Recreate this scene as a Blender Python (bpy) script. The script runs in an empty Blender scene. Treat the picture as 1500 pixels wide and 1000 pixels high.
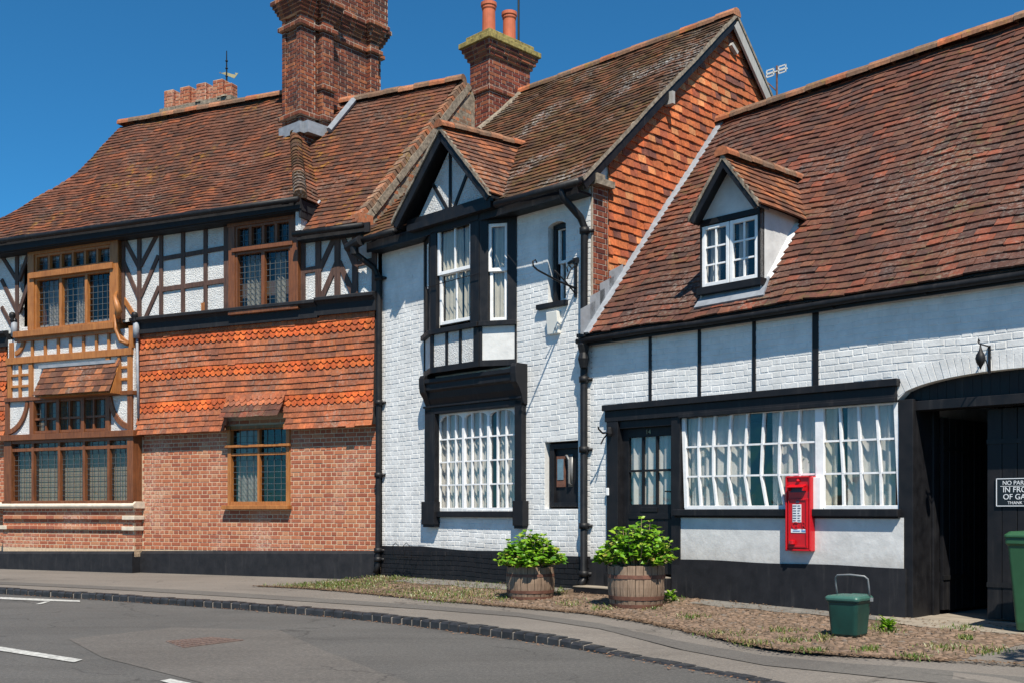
import bpy, math, random
from mathutils import Vector, Matrix
rnd = random.Random(7)
R_ = math.radians
# ---------------------------------------------------------------- camera, world, sun, exposure
scene = bpy.context.scene
f = 1550.0; H = 1.15; CX = 750.0; HY = 748.0       # focal length in px of the 1500 px photo, eye height, horizon
cam = bpy.data.cameras.new('camera'); camo = bpy.data.objects.new('camera', cam); scene.collection.objects.link(camo)
camo.location = (0, 0, H); camo.rotation_euler = (R_(90), 0, 0)
cam.sensor_width = 36; cam.sensor_fit = 'HORIZONTAL'; cam.lens = 36 * f / 1500; cam.shift_y = (HY - 500) / 1500
cam.clip_end = 2000; scene.camera = camo
SUN = Vector((0.212, -1.626, 2.4)).normalized()
w = bpy.data.worlds.new("World"); scene.world = w; w.use_nodes = True
nt = w.node_tree; sky = nt.nodes.new('ShaderNodeTexSky'); sky.sky_type = 'NISHITA'; sky.sun_disc = False
sky.sun_elevation = math.asin(SUN.z); sky.sun_rotation = math.atan2(SUN.x, SUN.y)
sky.altitude = 2500; sky.air_density = 1.0; sky.dust_density = 0.0; sky.ozone_density = 4.5
bgn = nt.nodes['Background']; bgn.inputs[1].default_value = 0.080
mxs = nt.nodes.new('ShaderNodeMix'); mxs.data_type = 'RGBA'; mxs.blend_type = 'MULTIPLY'; mxs.inputs[0].default_value = 1; mxs.inputs[7].default_value = (.33, 1.0, 1.20, 1)
nt.links.new(sky.outputs[0], mxs.inputs[6]); nt.links.new(mxs.outputs[2], bgn.inputs[0])
sl = bpy.data.lights.new('sun', 'SUN'); sl.energy = 5.0; sl.angle = R_(0.53); sl.color = (1, .93, .81)
so = bpy.data.objects.new('sun', sl); scene.collection.objects.link(so)
so.rotation_euler = SUN.to_track_quat('Z', 'Y').to_euler(); so.location = (0, -20, 30)
scene.view_settings.view_transform = 'Standard'; scene.view_settings.look = 'None'
scene.view_settings.exposure = 0.56; scene.view_settings.gamma = 1
scene.cycles.transparent_max_bounces = 12

# ---------------------------------------------------------------- frames: a facade plane, photo pixel -> point on a plane of real depth
class Fr:
    def __init__(s, o, a):
        s.o = o; s.a = a; s.ex = (math.cos(a), math.sin(a)); s.ey = (-math.sin(a), math.cos(a))
    def at(s, px, py, y=0.):
        u = (px - CX) / f
        ox = s.o[0] + y * s.ey[0]; oy = s.o[1] + y * s.ey[1]
        S = (u * oy - ox) / (s.ex[0] - u * s.ex[1]); Y = oy + S * s.ex[1]
        return S, H + (HY - py) / f * Y
    def ats(s, px, py, x):
        u = (px - CX) / f; ox = s.o[0] + x * s.ex[0]; oy = s.o[1] + x * s.ex[1]
        t_ = (u * oy - ox) / (s.ey[0] - u * s.ey[1]); return t_, H + (HY - py) / f * (oy + t_ * s.ey[1])
    def px(s, x, y, z):
        X = s.o[0] + x * s.ex[0] + y * s.ey[0]; Y = s.o[1] + x * s.ex[1] + y * s.ey[1]
        return CX + f * X / Y, HY - f * (z - H) / Y
    def loc(s, X, Y):
        dx = X - s.o[0]; dy = Y - s.o[1]
        return dx * s.ex[0] + dy * s.ex[1], dx * s.ey[0] + dy * s.ey[1]
    def wld(s, x, y):
        return s.o[0] + x * s.ex[0] + y * s.ey[0], s.o[1] + x * s.ex[1] + y * s.ey[1]
FR = Fr((1.0685, 14.397), R_(-45)); FL = Fr((-2.2255, 17.69), math.atan2(-.4199, .9076))
def G(px, py, z=0.):
    Y = f * (H - z) / (py - HY); return (px - CX) / f * Y, Y

# ---------------------------------------------------------------- mesh builder
def front(u, v, w): return (u, -w, v)          # a facade face: u along, v up, w outward
class MB:
    def __init__(s): s.v = []; s.f = []; s.m = []; s.mi = 0
    def add(s, vs, fs):
        b = len(s.v); s.v += [tuple(p) for p in vs]
        for q in fs: s.f.append([b + i for i in q]); s.m.append(s.mi)
    def hexa(s, p):      # p: 8 points, bottom 4 then top 4
        s.add(p, [(0, 3, 2, 1), (4, 5, 6, 7), (0, 1, 5, 4), (1, 2, 6, 5), (2, 3, 7, 6), (3, 0, 4, 7)])
    def box(s, x0, x1, y0, y1, z0, z1):
        s.hexa([(x0, y0, z0), (x1, y0, z0), (x1, y1, z0), (x0, y1, z0), (x0, y0, z1), (x1, y0, z1), (x1, y1, z1), (x0, y1, z1)])
    def mbox(s, M, u0, u1, v0, v1, w0, w1):
        s.hexa([M(u0, v0, w1), M(u1, v0, w1), M(u1, v0, w0), M(u0, v0, w0), M(u0, v1, w1), M(u1, v1, w1), M(u1, v1, w0), M(u0, v1, w0)])
    def beam(s, M, a, b, wd, w0, w1, wd2=None):  # a straight timber from a to b in the face plane
        wd2 = wd2 or wd
        dx, dz = b[0] - a[0], b[1] - a[1]; l = math.hypot(dx, dz) or 1; nx, nz = -dz / l / 2, dx / l / 2
        q = [(a[0] - nx * wd, a[1] - nz * wd), (b[0] - nx * wd2, b[1] - nz * wd2), (b[0] + nx * wd2, b[1] + nz * wd2), (a[0] + nx * wd, a[1] + nz * wd)]
        s.hexa([M(p[0], p[1], w0) for p in q] + [M(p[0], p[1], w1) for p in q])
    def prism(s, M, pts, w0, w1):
        n = len(pts)
        s.add([M(p[0], p[1], w0) for p in pts] + [M(p[0], p[1], w1) for p in pts],
              [tuple(reversed(range(n))), tuple(range(n, 2 * n))] + [(i, (i + 1) % n, n + (i + 1) % n, n + i) for i in range(n)])
    def poly(s, pts): s.add(pts, [tuple(range(len(pts)))])
    def tube(s, pts, r, n=8, cap=True):
        pts = [Vector(p) for p in pts]; rs = r if isinstance(r, (list, tuple)) else [r] * len(pts)
        rings = []; prev = None
        for i, p in enumerate(pts):
            d = (pts[min(i + 1, len(pts) - 1)] - pts[max(i - 1, 0)]).normalized()
            a = prev - d * prev.dot(d) if prev is not None else d.orthogonal()
            if a.length < 1e-6: a = d.orthogonal()
            a.normalize(); prev = a; b = d.cross(a)
            rings.append([p + (a * math.cos(t) + b * math.sin(t)) * rs[i] for t in [2 * math.pi * k / n for k in range(n)]])
        vs = [q for g in rings for q in g]
        fs = [(i * n + k, i * n + (k + 1) % n, (i + 1) * n + (k + 1) % n, (i + 1) * n + k) for i in range(len(pts) - 1) for k in range(n)]
        if cap: fs += [tuple(reversed(range(n))), tuple(range((len(pts) - 1) * n, len(pts) * n))]
        s.add(vs, fs)
    def lathe(s, c, prof, n=24, a0=0., closed=True):
        vs = []; 
        for r, z in prof:
            for k in range(n):
                t = a0 + 2 * math.pi * k / n; vs.append((c[0] + r * math.cos(t), c[1] + r * math.sin(t), c[2] + z))
        fs = [(i * n + k, i * n + (k + 1) % n, (i + 1) * n + (k + 1) % n, (i + 1) * n + k) for i in range(len(prof) - 1) for k in range(n)]
        if closed: fs += [tuple(reversed(range(n))), tuple(range((len(prof) - 1) * n, len(prof) * n))]
        s.add(vs, fs)
    def build(s, name, mats, parent=None, label=None, smooth=False, bevel=0):
        me = bpy.data.meshes.new(name); me.from_pydata(s.v, [], s.f)
        for m in (mats if isinstance(mats, (list, tuple)) else [mats]): me.materials.append(m)
        if any(s.m): me.polygons.foreach_set('material_index', s.m)
        if smooth: me.polygons.foreach_set('use_smooth', [True] * len(s.f))
        me.update(); o = bpy.data.objects.new(name, me); scene.collection.objects.link(o)
        if parent is not None: o.parent = parent
        if label: o['label'] = label
        if bevel:
            b = o.modifiers.new('bevel', 'BEVEL'); b.width = bevel; b.segments = 2; b.limit_method = 'ANGLE'
        return o
def tag(o, label=None, cat=None, group=None, kind=None):
    if label: o['label'] = label
    if cat: o['category'] = cat
    if group: o['group'] = group
    if kind: o['kind'] = kind
    return o
def thing(name, label, cat, loc=(0, 0, 0), rz=0., group=None):
    o = bpy.data.objects.new(name, None); scene.collection.objects.link(o); o.empty_display_size = .2
    o.location = loc; o.rotation_euler = (0, 0, rz); return tag(o, label, cat, group)

# ---------------------------------------------------------------- materials
class NT:
    def __init__(s, name):
        s.mat = bpy.data.materials.new(name); s.mat.use_nodes = True; s.t = s.mat.node_tree; s.b = s.t.nodes['Principled BSDF']
        s.co = s.n('ShaderNodeTexCoord').outputs['Object']
    def n(s, t, **k):
        x = s.t.nodes.new(t)
        for a, v in k.items(): setattr(x, a, v)
        return x
    def l(s, a, b): s.t.links.new(a, b)
    def noise(s, sc, det=4, rough=.55, co=None, dist=0., scale3=None):
        x = s.n('ShaderNodeTexNoise'); x.inputs['Scale'].default_value = sc; x.inputs['Detail'].default_value = det
        x.inputs['Roughness'].default_value = rough; x.inputs['Distortion'].default_value = dist
        co = co or s.co
        if scale3:
            m = s.n('ShaderNodeMapping'); m.inputs['Scale'].default_value = scale3; s.l(co, m.inputs[0]); co = m.outputs[0]
        s.l(co, x.inputs['Vector']); return x.outputs['Fac']
    def ramp(s, fac, stops, interp='LINEAR'):
        x = s.n('ShaderNodeValToRGB'); r = x.color_ramp; r.interpolation = interp
        while len(r.elements) < len(stops): r.elements.new(.5)
        for e, (p, c) in zip(r.elements, stops):
            e.position = p; e.color = (*c, 1) if isinstance(c, tuple) else (c, c, c, 1)
        s.l(fac, x.inputs[0]); return x.outputs[0]
    def mix(s, fac, a, b, mode='MIX'):
        x = s.n('ShaderNodeMix', data_type='RGBA', blend_type=mode)
        for i, v in ((0, fac), (6, a), (7, b)):
            if hasattr(v, 'links'): s.l(v, x.inputs[i])
            else: x.inputs[i].default_value = (*v, 1) if isinstance(v, tuple) else v
        return x.outputs[2]
    def math(s, op, a, b=0.):
        x = s.n('ShaderNodeMath', operation=op)
        for i, v in ((0, a), (1, b)):
            if hasattr(v, 'links'): s.l(v, x.inputs[i])
            else: x.inputs[i].default_value = v
        return x.outputs[0]
    def bump(s, h, st=.5, d=.01):
        x = s.n('ShaderNodeBump'); x.inputs['Strength'].default_value = st; x.inputs['Distance'].default_value = d
        s.l(h, x.inputs['Height'])
        if s.b.inputs['Normal'].links: s.l(s.b.inputs['Normal'].links[0].from_socket, x.inputs['Normal'])
        s.l(x.outputs[0], s.b.inputs['Normal'])
    def col(s, c):
        if hasattr(c, 'links'): s.l(c, s.b.inputs['Base Color'])
        else: s.b.inputs['Base Color'].default_value = (*c, 1)
    def rough(s, r):
        if hasattr(r, 'links'): s.l(r, s.b.inputs['Roughness'])
        else: s.b.inputs['Roughness'].default_value = r
    def isl(s): return s.n('ShaderNodeNewGeometry').outputs['Random Per Island']
    def spec(s, v): s.b.inputs['Specular IOR Level'].default_value = v
def simple(name, c, r=.6, noise=.15, sc=8, bump=.0, bd=.01, metal=0., spec=.5, scale3=None):
    t = NT(name); a = tuple(min(1, x * (1 + noise)) for x in c); b = tuple(x * (1 - noise) for x in c)
    n = t.noise(sc, 5, scale3=scale3); t.col(t.ramp(n, [(.3, b), (.7, a)])); t.rough(r); t.spec(spec)
    if bump: t.bump(n, bump, bd)
    t.b.inputs['Metallic'].default_value = metal; return t.mat
def mat_black(name, c=(.006, .006, .0075), r=.45, wear=.07):
    t = NT(name); t.spec(.3); n = t.noise(6, 6, .6); n2 = t.noise(60, 5, .7)
    base = t.ramp(n, [(.3, c), (.75, tuple(x * 1.8 + .002 for x in c))])
    w_ = t.math('MULTIPLY', t.ramp(n2, [(.66, 0.), (.72, 1.)]), wear)
    t.col(t.mix(w_, base, (.22, .2, .18))); du = t.math('MULTIPLY', t.ramp(t.noise(1., 6, .7, scale3=(14, 14, 1.2)), [(.55, 0.), (.75, 1.)]), .035); t.col(t.mix(du, t.mix(w_, base, (.22, .2, .18)), (.5, .46, .42))); t.rough(t.ramp(n, [(.3, r), (.8, min(1, r + .25))])); t.bump(n2, .15, .004); return t.mat
def mat_white(name, c=(.78, .79, .80), bump=.35, sc=22, bd=.012, dirt=.25, streak=0.):
    t = NT(name); n = t.noise(1.3, 6, .65); n2 = t.noise(sc, 5, .6); n3 = t.noise(110, 3)
    d = t.math('MULTIPLY', t.ramp(n, [(.52, 0.), (.8, 1.)]), dirt)
    c0_ = c; lf = t.ramp(t.noise(3.2, 5, .65), [(.35, tuple(x * .86 for x in c)), (.65, tuple(min(.85, x * 1.07) for x in c))])
    base = t.mix(d, lf, tuple(x * .62 * y for x, y in zip(c, (1, .95, .85))))
    sp = t.math('MULTIPLY', t.ramp(t.noise(14, 6, .75), [(.64, 0.), (.7, 1.)]), .22 * min(1, dirt * 3))
    base = t.mix(sp, base, (.42, .40, .37))
    if streak:
        k = t.math('MULTIPLY', t.ramp(t.noise(1., 6, .7, scale3=(9, 9, .55)), [(.52, 0.), (.72, 1.)]), t.ramp(t.noise(.9, 4, .6), [(.42, 0.), (.62, streak)])); base = t.mix(k, base, (.30, .29, .26))
        z = t.n('ShaderNodeSeparateXYZ'); t.l(t.co, z.inputs[0]); zz = t.math('ADD', z.outputs[2], t.math('MULTIPLY', n2, .5)); base = t.mix(t.ramp(zz, [(.75, .38), (1.0, 0.)]), base, (.33, .30, .26))
    t.col(base); t.rough(.75); t.spec(.25); t.bump(t.noise(5, 4, .6), .35, .02); t.bump(n2, bump, bd); t.bump(n3, .25, .003); return t.mat
def mat_brick(name, pal, mortar=None, r=.9, blotch=(.62, .5, .42), ba=.0, soot=0.):
    t = NT(name); c = t.ramp(t.isl(), [(i / len(pal), p) for i, p in enumerate(pal)], 'CONSTANT')
    n = t.noise(45, 6, .65); c = t.mix(t.math('MULTIPLY', n, .9), c, t.mix(1., c, (.45, .42, .4), 'MULTIPLY'))
    if ba:
        k = t.math('MULTIPLY', t.ramp(t.noise(1.1, 5, .6), [(.5, 0.), (.68, 1.)]), t.ramp(t.noise(26, 5, .7), [(.42, 0.), (.6, ba)]))
        c = t.mix(k, c, blotch)
    if soot:
        c = t.mix(t.math('MULTIPLY', t.ramp(t.noise(2.6, 6, .7), [(.42, 0.), (.62, 1.)]), soot), c, (.03, .024, .022))
    t.col(c); t.rough(r); t.spec(.2); t.bump(n, .5, .006); return t.mat
def mat_tile(name, pal, lichen=None, la=.5, lsc=7., l2=None, l2a=.4, big=.5):
    t = NT(name); c = t.ramp(t.isl(), [(i / len(pal), p) for i, p in enumerate(pal)], 'CONSTANT')
    n = t.noise(30, 6, .7); c = t.mix(t.math('MULTIPLY', t.ramp(n, [(.35, 0.), (.7, 1.)]), .75), c, t.mix(1., c, (.38, .36, .36), 'MULTIPLY'))
    g = t.noise(.55, 5, .6); c = t.mix(t.math('MULTIPLY', t.ramp(g, [(.42, 0.), (.62, 1.)]), big), c, t.mix(.55, c, (.045, .034, .03)))
    md = t.noise(2.4, 6, .7); c = t.mix(t.ramp(md, [(.48, 0.), (.66, .8)]), c, t.mix(1., c, (1.75, 1.5, 1.3), 'MULTIPLY')); c = t.mix(t.ramp(t.noise(3.7, 6, .75), [(.52, 0.), (.68, .6)]), c, t.mix(1., c, (.5, .52, .55), 'MULTIPLY'))
    if lichen:
        k = t.math('MULTIPLY', t.ramp(t.noise(.8, 5, .6), [(.48, 0.), (.6, 1.)]), t.ramp(t.noise(lsc, 6, .75), [(.52, 0.), (.62, la)]))
        c = t.mix(k, c, lichen)
    if l2:
        k = t.math('MULTIPLY', t.ramp(t.noise(.65, 4, .6, scale3=(1.3, 1, 1)), [(.5, 0.), (.66, 1.)]), t.ramp(t.noise(18, 6, .8), [(.5, 0.), (.6, l2a)]))
        k = t.math('MAXIMUM', k, t.ramp(t.noise(24, 5, .8), [(.68, 0.), (.74, .45)]))
        c = t.mix(k, c, l2)
    t.col(c); t.rough(.9); t.spec(.2); t.bump(n, .45, .006); return t.mat
def mat_wood(name, a, b, r=.55, sc=9., bump=.3, vert=True):
    t = NT(name); n = t.noise(sc, 6, .65, scale3=(4, 4, .35) if vert else (.35, 4, 4)); m = t.noise(2.2, 5, .6)
    c = t.ramp(n, [(.3, a), (.7, b)]); c = t.mix(t.ramp(m, [(.45, 0.), (.75, .6)]), c, t.mix(1., c, (.45, .4, .38), 'MULTIPLY'))
    t.col(c); t.rough(r); t.bump(n, bump, .006); return t.mat
def mat_glass(name, tint=(.92, .93, .92), refl=1.0):
    m = bpy.data.materials.new(name); m.use_nodes = True; t = m.node_tree; t.nodes.clear()
    o = t.nodes.new('ShaderNodeOutputMaterial'); tr = t.nodes.new('ShaderNodeBsdfTransparent'); gl = t.nodes.new('ShaderNodeBsdfGlossy')
    tr.inputs[0].default_value = (*tint, 1); gl.inputs['Roughness'].default_value = .02; gl.inputs['Color'].default_value = (refl, refl, refl, 1)
    lw_ = t.nodes.new('ShaderNodeLayerWeight'); lw_.inputs[0].default_value = .5; pw_ = t.nodes.new('ShaderNodeMath'); pw_.operation = 'POWER'; pw_.inputs[1].default_value = 5
    fr = t.nodes.new('ShaderNodeMath'); fr.operation = 'MULTIPLY_ADD'; fr.inputs[1].default_value = .9; fr.inputs[2].default_value = .07
    t.links.new(lw_.outputs['Facing'], pw_.inputs[0]); t.links.new(pw_.outputs[0], fr.inputs[0]); mx = t.nodes.new('ShaderNodeMixShader')
    tc = t.nodes.new('ShaderNodeTexCoord'); nz = t.nodes.new('ShaderNodeTexNoise'); nz.inputs['Scale'].default_value = 5
    bp = t.nodes.new('ShaderNodeBump'); bp.inputs['Strength'].default_value = .12; bp.inputs['Distance'].default_value = .03
    t.links.new(tc.outputs['Object'], nz.inputs['Vector']); t.links.new(nz.outputs['Fac'], bp.inputs['Height']); t.links.new(bp.outputs[0], gl.inputs['Normal'])
    t.links.new(fr.outputs[0], mx.inputs[0]); t.links.new(tr.outputs[0], mx.inputs[1]); t.links.new(gl.outputs[0], mx.inputs[2]); t.links.new(mx.outputs[0], o.inputs[0])
    return m
M = {}
M['white'] = mat_white('white painted brick', (.70, .70, .69), .25, streak=.2)
M['render'] = mat_white('white smooth render', (.61, .61, .60), .3, 9, .012, .2, streak=.15)
M['rough'] = mat_white('white roughcast', (.66, .66, .65), 1., 42, .035, .12)
M['wpaint'] = mat_white('white gloss paint', (.82, .83, .84), .05, 30, .003, .05)
M['cream'] = mat_white('pale curtain cloth', (.48, .45, .38), .1, 30, .003, .05)
M['curtain'] = mat_white('white curtain cloth', (.50, .475, .45), .05, 30, .003, .0)
M['black'] = mat_black('black paint'); M['iron'] = mat_black('black iron', (.006, .006, .007), .42, .03)
M['plinth'] = mat_black('black plinth paint', (.008, .0085, .011), .6, .05)
M['band'] = mat_black('blue black band paint', (.0095, .0098, .012), .6, .05)
M['dark'] = simple('dark interior', (.02, .02, .022), .9)
M['floor'] = simple('interior floor', (.10, .07, .05), .8)
M['timber'] = mat_wood('dark weathered oak', (.035, .019, .015), (.12, .06, .042), .7, 12, .5)
M['orange'] = mat_wood('orange stained oak', (.25, .085, .02), (.45, .185, .05), .5, 10, .3)
M['brown'] = mat_wood('brown stained oak', (.10, .035, .014), (.23, .08, .026), .5, 10, .3)
M['greywood'] = mat_wood('weathered grey board', (.30, .29, .27), (.45, .43, .40), .8)
M['stave'] = mat_wood('weathered barrel oak', (.14, .092, .062), (.32, .225, .155), .85, 14, .5)
M['brick'] = mat_brick('orange red brick', [(.48, .16, .085), (.41, .13, .072), (.51, .19, .10), (.45, .15, .08), (.37, .115, .068), (.49, .17, .09), (.54, .24, .13)], ba=.5)
M['mortar'] = simple('pale mortar', (.50, .37, .25), .95, .15, 20, .1)
M['brick2'] = mat_brick('dark chimney brick', [(.30, .085, .045), (.20, .06, .038), (.38, .12, .055), (.25, .07, .04), (.46, .165, .075), (.15, .055, .038), (.33, .10, .05)], ba=.1, soot=.6)
M['mortar2'] = simple('grey chimney mortar', (.36, .30, .24), .95, .25, 20, .3)
M['brick3'] = mat_brick('stack brick', [(.30, .085, .05), (.20, .05, .035), (.36, .12, .06), (.25, .07, .04), (.14, .04, .03)], soot=.25)
M['stone'] = simple('cream stone', (.58, .50, .40), .85, .2, 7, .3)
M['cement'] = simple('old cement', (.20, .165, .125), .95, .5, 14, .6, .02)
M['lead'] = simple('lead flashing', (.23, .25, .28), .6, .2, 9, .3, .01)
M['leadcame'] = simple('lead glazing came', (.07, .08, .085), .5)
M['roofR'] = mat_tile('cottage clay roof tiles', [(0.129, 0.054, 0.038), (0.094, 0.046, 0.037), (0.167, 0.068, 0.042), (0.110, 0.049, 0.038), (0.081, 0.045, 0.039), (0.142, 0.056, 0.039), (0.218, 0.069, 0.042), (0.122, 0.060, 0.044), (0.100, 0.046, 0.035), (0.148, 0.069, 0.046), (0.135, 0.056, 0.039)], (.10, .075, .03), .7, 9, (.42, .40, .36), .3)
M['roofM'] = mat_tile('mossy clay roof tiles', [(0.120, 0.056, 0.031), (0.092, 0.052, 0.029), (0.152, 0.064, 0.034), (0.104, 0.060, 0.029), (0.128, 0.068, 0.033), (0.176, 0.076, 0.037), (0.080, 0.044, 0.029)], (.115, .085, .022), .75, 10, (.46, .46, .44), .8)
M['roofD'] = mat_tile('dormer clay tiles', [(0.209, 0.083, 0.044), (0.142, 0.061, 0.040), (0.285, 0.110, 0.055), (0.162, 0.077, 0.050), (0.114, 0.055, 0.039), (0.342, 0.132, 0.061)], (.10, .08, .03), .5, 9, (.4, .38, .34), .4, .3)
M['roofL'] = mat_tile('lichened clay roof tiles', [(0.141, 0.056, 0.034), (0.105, 0.047, 0.032), (0.175, 0.063, 0.035), (0.121, 0.052, 0.034), (0.148, 0.058, 0.035), (0.091, 0.048, 0.035), (0.214, 0.072, 0.035), (0.128, 0.055, 0.034), (0.115, 0.049, 0.032), (0.148, 0.062, 0.038)], (.30, .15, .02), .75, 6, (.36, .33, .28), .3)
M['hang'] = mat_tile('orange hung tiles', [(.50, .145, .055), (.43, .12, .052), (.56, .18, .07), (.40, .12, .055), (.47, .14, .058), (.58, .25, .11), (.34, .10, .055), (.52, .155, .06), (.46, .13, .055), (.20, .08, .06)], None, big=.12)
M['hangp'] = mat_tile('plain hung wall tiles', [(0.385, 0.124, 0.059), (0.340, 0.111, 0.055), (0.412, 0.141, 0.067), (0.322, 0.111, 0.059), (0.367, 0.119, 0.059), (0.448, 0.145, 0.063), (0.295, 0.106, 0.059), (0.385, 0.132, 0.067), (0.260, 0.102, 0.063)], (.28, .22, .16), .5, 14, (.45, .4, .34), .4, .25)
M['hangf'] = mat_tile('bright fishscale wall tiles', [(.56, .13, .038), (.48, .105, .035), (.60, .15, .045), (.42, .10, .04)], None, big=.08)
M['ridge'] = mat_tile('ridge tiles', [(.34, .17, .10), (.24, .14, .09), (.40, .15, .075), (.28, .17, .11), (.2, .13, .09)], (.33, .2, .03), .6, 7, (.4, .37, .3), .5, .2)
M['pot'] = simple('terracotta pot', (.46, .115, .05), .75, .18, 6, .1)
M['glass'] = mat_glass('window glass'); M['glassd'] = mat_glass('old leaded glass', (.60, .61, .60), .9)
M['green'] = simple('dark green plastic', (.007, .045, .036), .4, .25, 5); M['greenl'] = simple('pale green lid plastic', (.038, .11, .088), .4, .15, 5)
M['bingreen'] = simple('wheelie bin plastic', (.022, .085, .036), .45, .15, 5)
M['greyp'] = simple('grey plastic handle', (.16, .17, .18), .4)
t = NT('red post box paint'); t.col(t.ramp(t.noise(5, 3), [(.3, (.46, .005, .010)), (.7, (.54, .009, .015))])); t.rough(.28); M['red'] = t.mat
M['gold'] = simple('gilded metal', (.55, .42, .20), .35, .1, 5, metal=.7)
M['paper'] = simple('printed paper', (.72, .74, .76), .5, .05); M['ink'] = simple('ink', (.05, .06, .10), .6); M['blueink'] = simple('blue ink', (.1, .25, .5), .6)
M['rust'] = simple('rusty iron hoop', (.13, .055, .035), .75, .35, 12, .3)
M['cream_plastic'] = simple('ivory plastic', (.72, .70, .64), .4, .05)
M['soil'] = simple('soil', (.03, .02, .014), .95)
def leafmat(name, a, b, c):
    t = NT(name); t.col(t.ramp(t.isl(), [(0., a), (.5, b), (.93, c), (1., (.34, .26, .07))])); t.rough(.38)
    try:
        t.b.inputs['Subsurface Weight'].default_value = 0
        tl = t.n('ShaderNodeBsdfTranslucent'); mx = t.n('ShaderNodeMixShader'); mx.inputs[0].default_value = .35
        t.l(t.b.inputs['Base Color'].links[0].from_socket, tl.inputs[0]); out = t.t.nodes['Material Output']
        t.l(t.b.outputs[0], mx.inputs[1]); t.l(tl.outputs[0], mx.inputs[2]); t.l(mx.outputs[0], out.inputs[0])
    except Exception: pass
    return t.mat
M['leaf'] = leafmat('hydrangea leaves', (.06, .18, .009), (.15, .34, .016), (.32, .47, .04))
M['grass'] = leafmat('verge grass', (.06, .13, .015), (.13, .20, .03), (.28, .26, .09))
M['stem'] = simple('woody stem', (.28, .19, .12), .8)
# ---------------------------------------------------------------- generators
def intervals(a, b, holes, vm):
    seg = [(a, b)]
    for (h0, h1, k0, k1) in holes:
        if k0 <= vm <= k1:
            n = []
            for (p, q) in seg:
                if h1 <= p or h0 >= q: n.append((p, q)); continue
                if h0 > p: n.append((p, h0))
                if h1 < q: n.append((h1, q))
            seg = n
    return seg
def wall(mb, Mf, u0, u1, v0, v1, holes, w=0., rev=.12):
    us = sorted({u0, u1, *[min(max(x, u0), u1) for h in holes for x in h[:2]]}); vs = sorted({v0, v1, *[min(max(x, v0), v1) for h in holes for x in h[2:]]})
    for a, b in zip(us, us[1:]):
        for c, d in zip(vs, vs[1:]):
            cu, cv = (a + b) / 2, (c + d) / 2
            if any(h[0] < cu < h[1] and h[2] < cv < h[3] for h in holes): continue
            mb.poly([Mf(a, c, w), Mf(b, c, w), Mf(b, d, w), Mf(a, d, w)])
    for (a, b, c, d) in holes:
        r = w - rev
        mb.poly([Mf(a, c, w), Mf(a, d, w), Mf(a, d, r), Mf(a, c, r)]); mb.poly([Mf(b, c, w), Mf(b, c, r), Mf(b, d, r), Mf(b, d, w)])
        mb.poly([Mf(a, d, w), Mf(b, d, w), Mf(b, d, r), Mf(a, d, r)]); mb.poly([Mf(a, c, w), Mf(a, c, r), Mf(b, c, r), Mf(b, c, w)])
def bricks(mb, Mf, u0, u1, v0, v1, holes=(), w=0., d=.008, jd=.003, bl=.225, bh=.0735, mo=.01, bond='flemish', keep=None, ju=.004, sag=None, hole_fn=None, und=0.):
    nrow = int(round((v1 - v0) / bh)); bh = (v1 - v0) / max(1, nrow); hl = bl / 2
    for r in range(nrow):
        va = v0 + r * bh; vb = va + bh - mo; vm = (va + vb) / 2
        segs = intervals(u0, u1, holes, vm)
        if hole_fn:
            h = hole_fn(vm)
            if h: segs = [s for (a, b) in segs for s in intervals(a, b, [(h[0], h[1], -99, 99)], vm)]
        for (sa, sb) in segs:
            u = math.floor(sa / (bl + hl)) * (bl + hl) - (.25 * bl if r % 2 else 0) - bl
            if bond == 'stretcher': u = math.floor(sa / bl) * bl - (hl if r % 2 else 0) - bl
            if bond == 'english': u = math.floor(sa / bl) * bl - (0 if r % 2 else bl / 4) - bl
            k = r
            while u < sb:
                if bond == 'flemish': L_ = bl if k % 2 else hl
                elif bond == 'english': L_ = bl if r % 2 else hl
                else: L_ = bl
                k += 1
                a = max(u, sa) + (mo / 2 if u >= sa else 0); b = min(u + L_ - mo / 2, sb); un = u + L_
                if b - a > .025 and (keep is None or keep((a + b) / 2, vm)):
                    h = d + rnd.uniform(-jd, jd); j = rnd.uniform(-ju, ju); e = .004; w0 = w - .002
                    t1 = rnd.uniform(-jd, jd) * .7
                    # und: long wandering of the old courses
                    z_ = und * (math.sin(a * 1.7 + va * .4) + .5 * math.sin(a * 4.1 + va)) if und else 0
                    c0, c1 = va + j * .4 + z_, vb + j * .4 + z_
                    mb.add([Mf(a, c0, w0), Mf(b, c0, w0), Mf(b, c1, w0), Mf(a, c1, w0),
                            Mf(a + e, c0 + e, w + h), Mf(b - e, c0 + e, w + h + t1), Mf(b - e, c1 - e, w + h + t1), Mf(a + e, c1 - e, w + h)],
                           [(4, 5, 6, 7), (0, 1, 5, 4), (1, 2, 6, 5), (2, 3, 7, 6), (3, 0, 4, 7)])
                u = un
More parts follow.
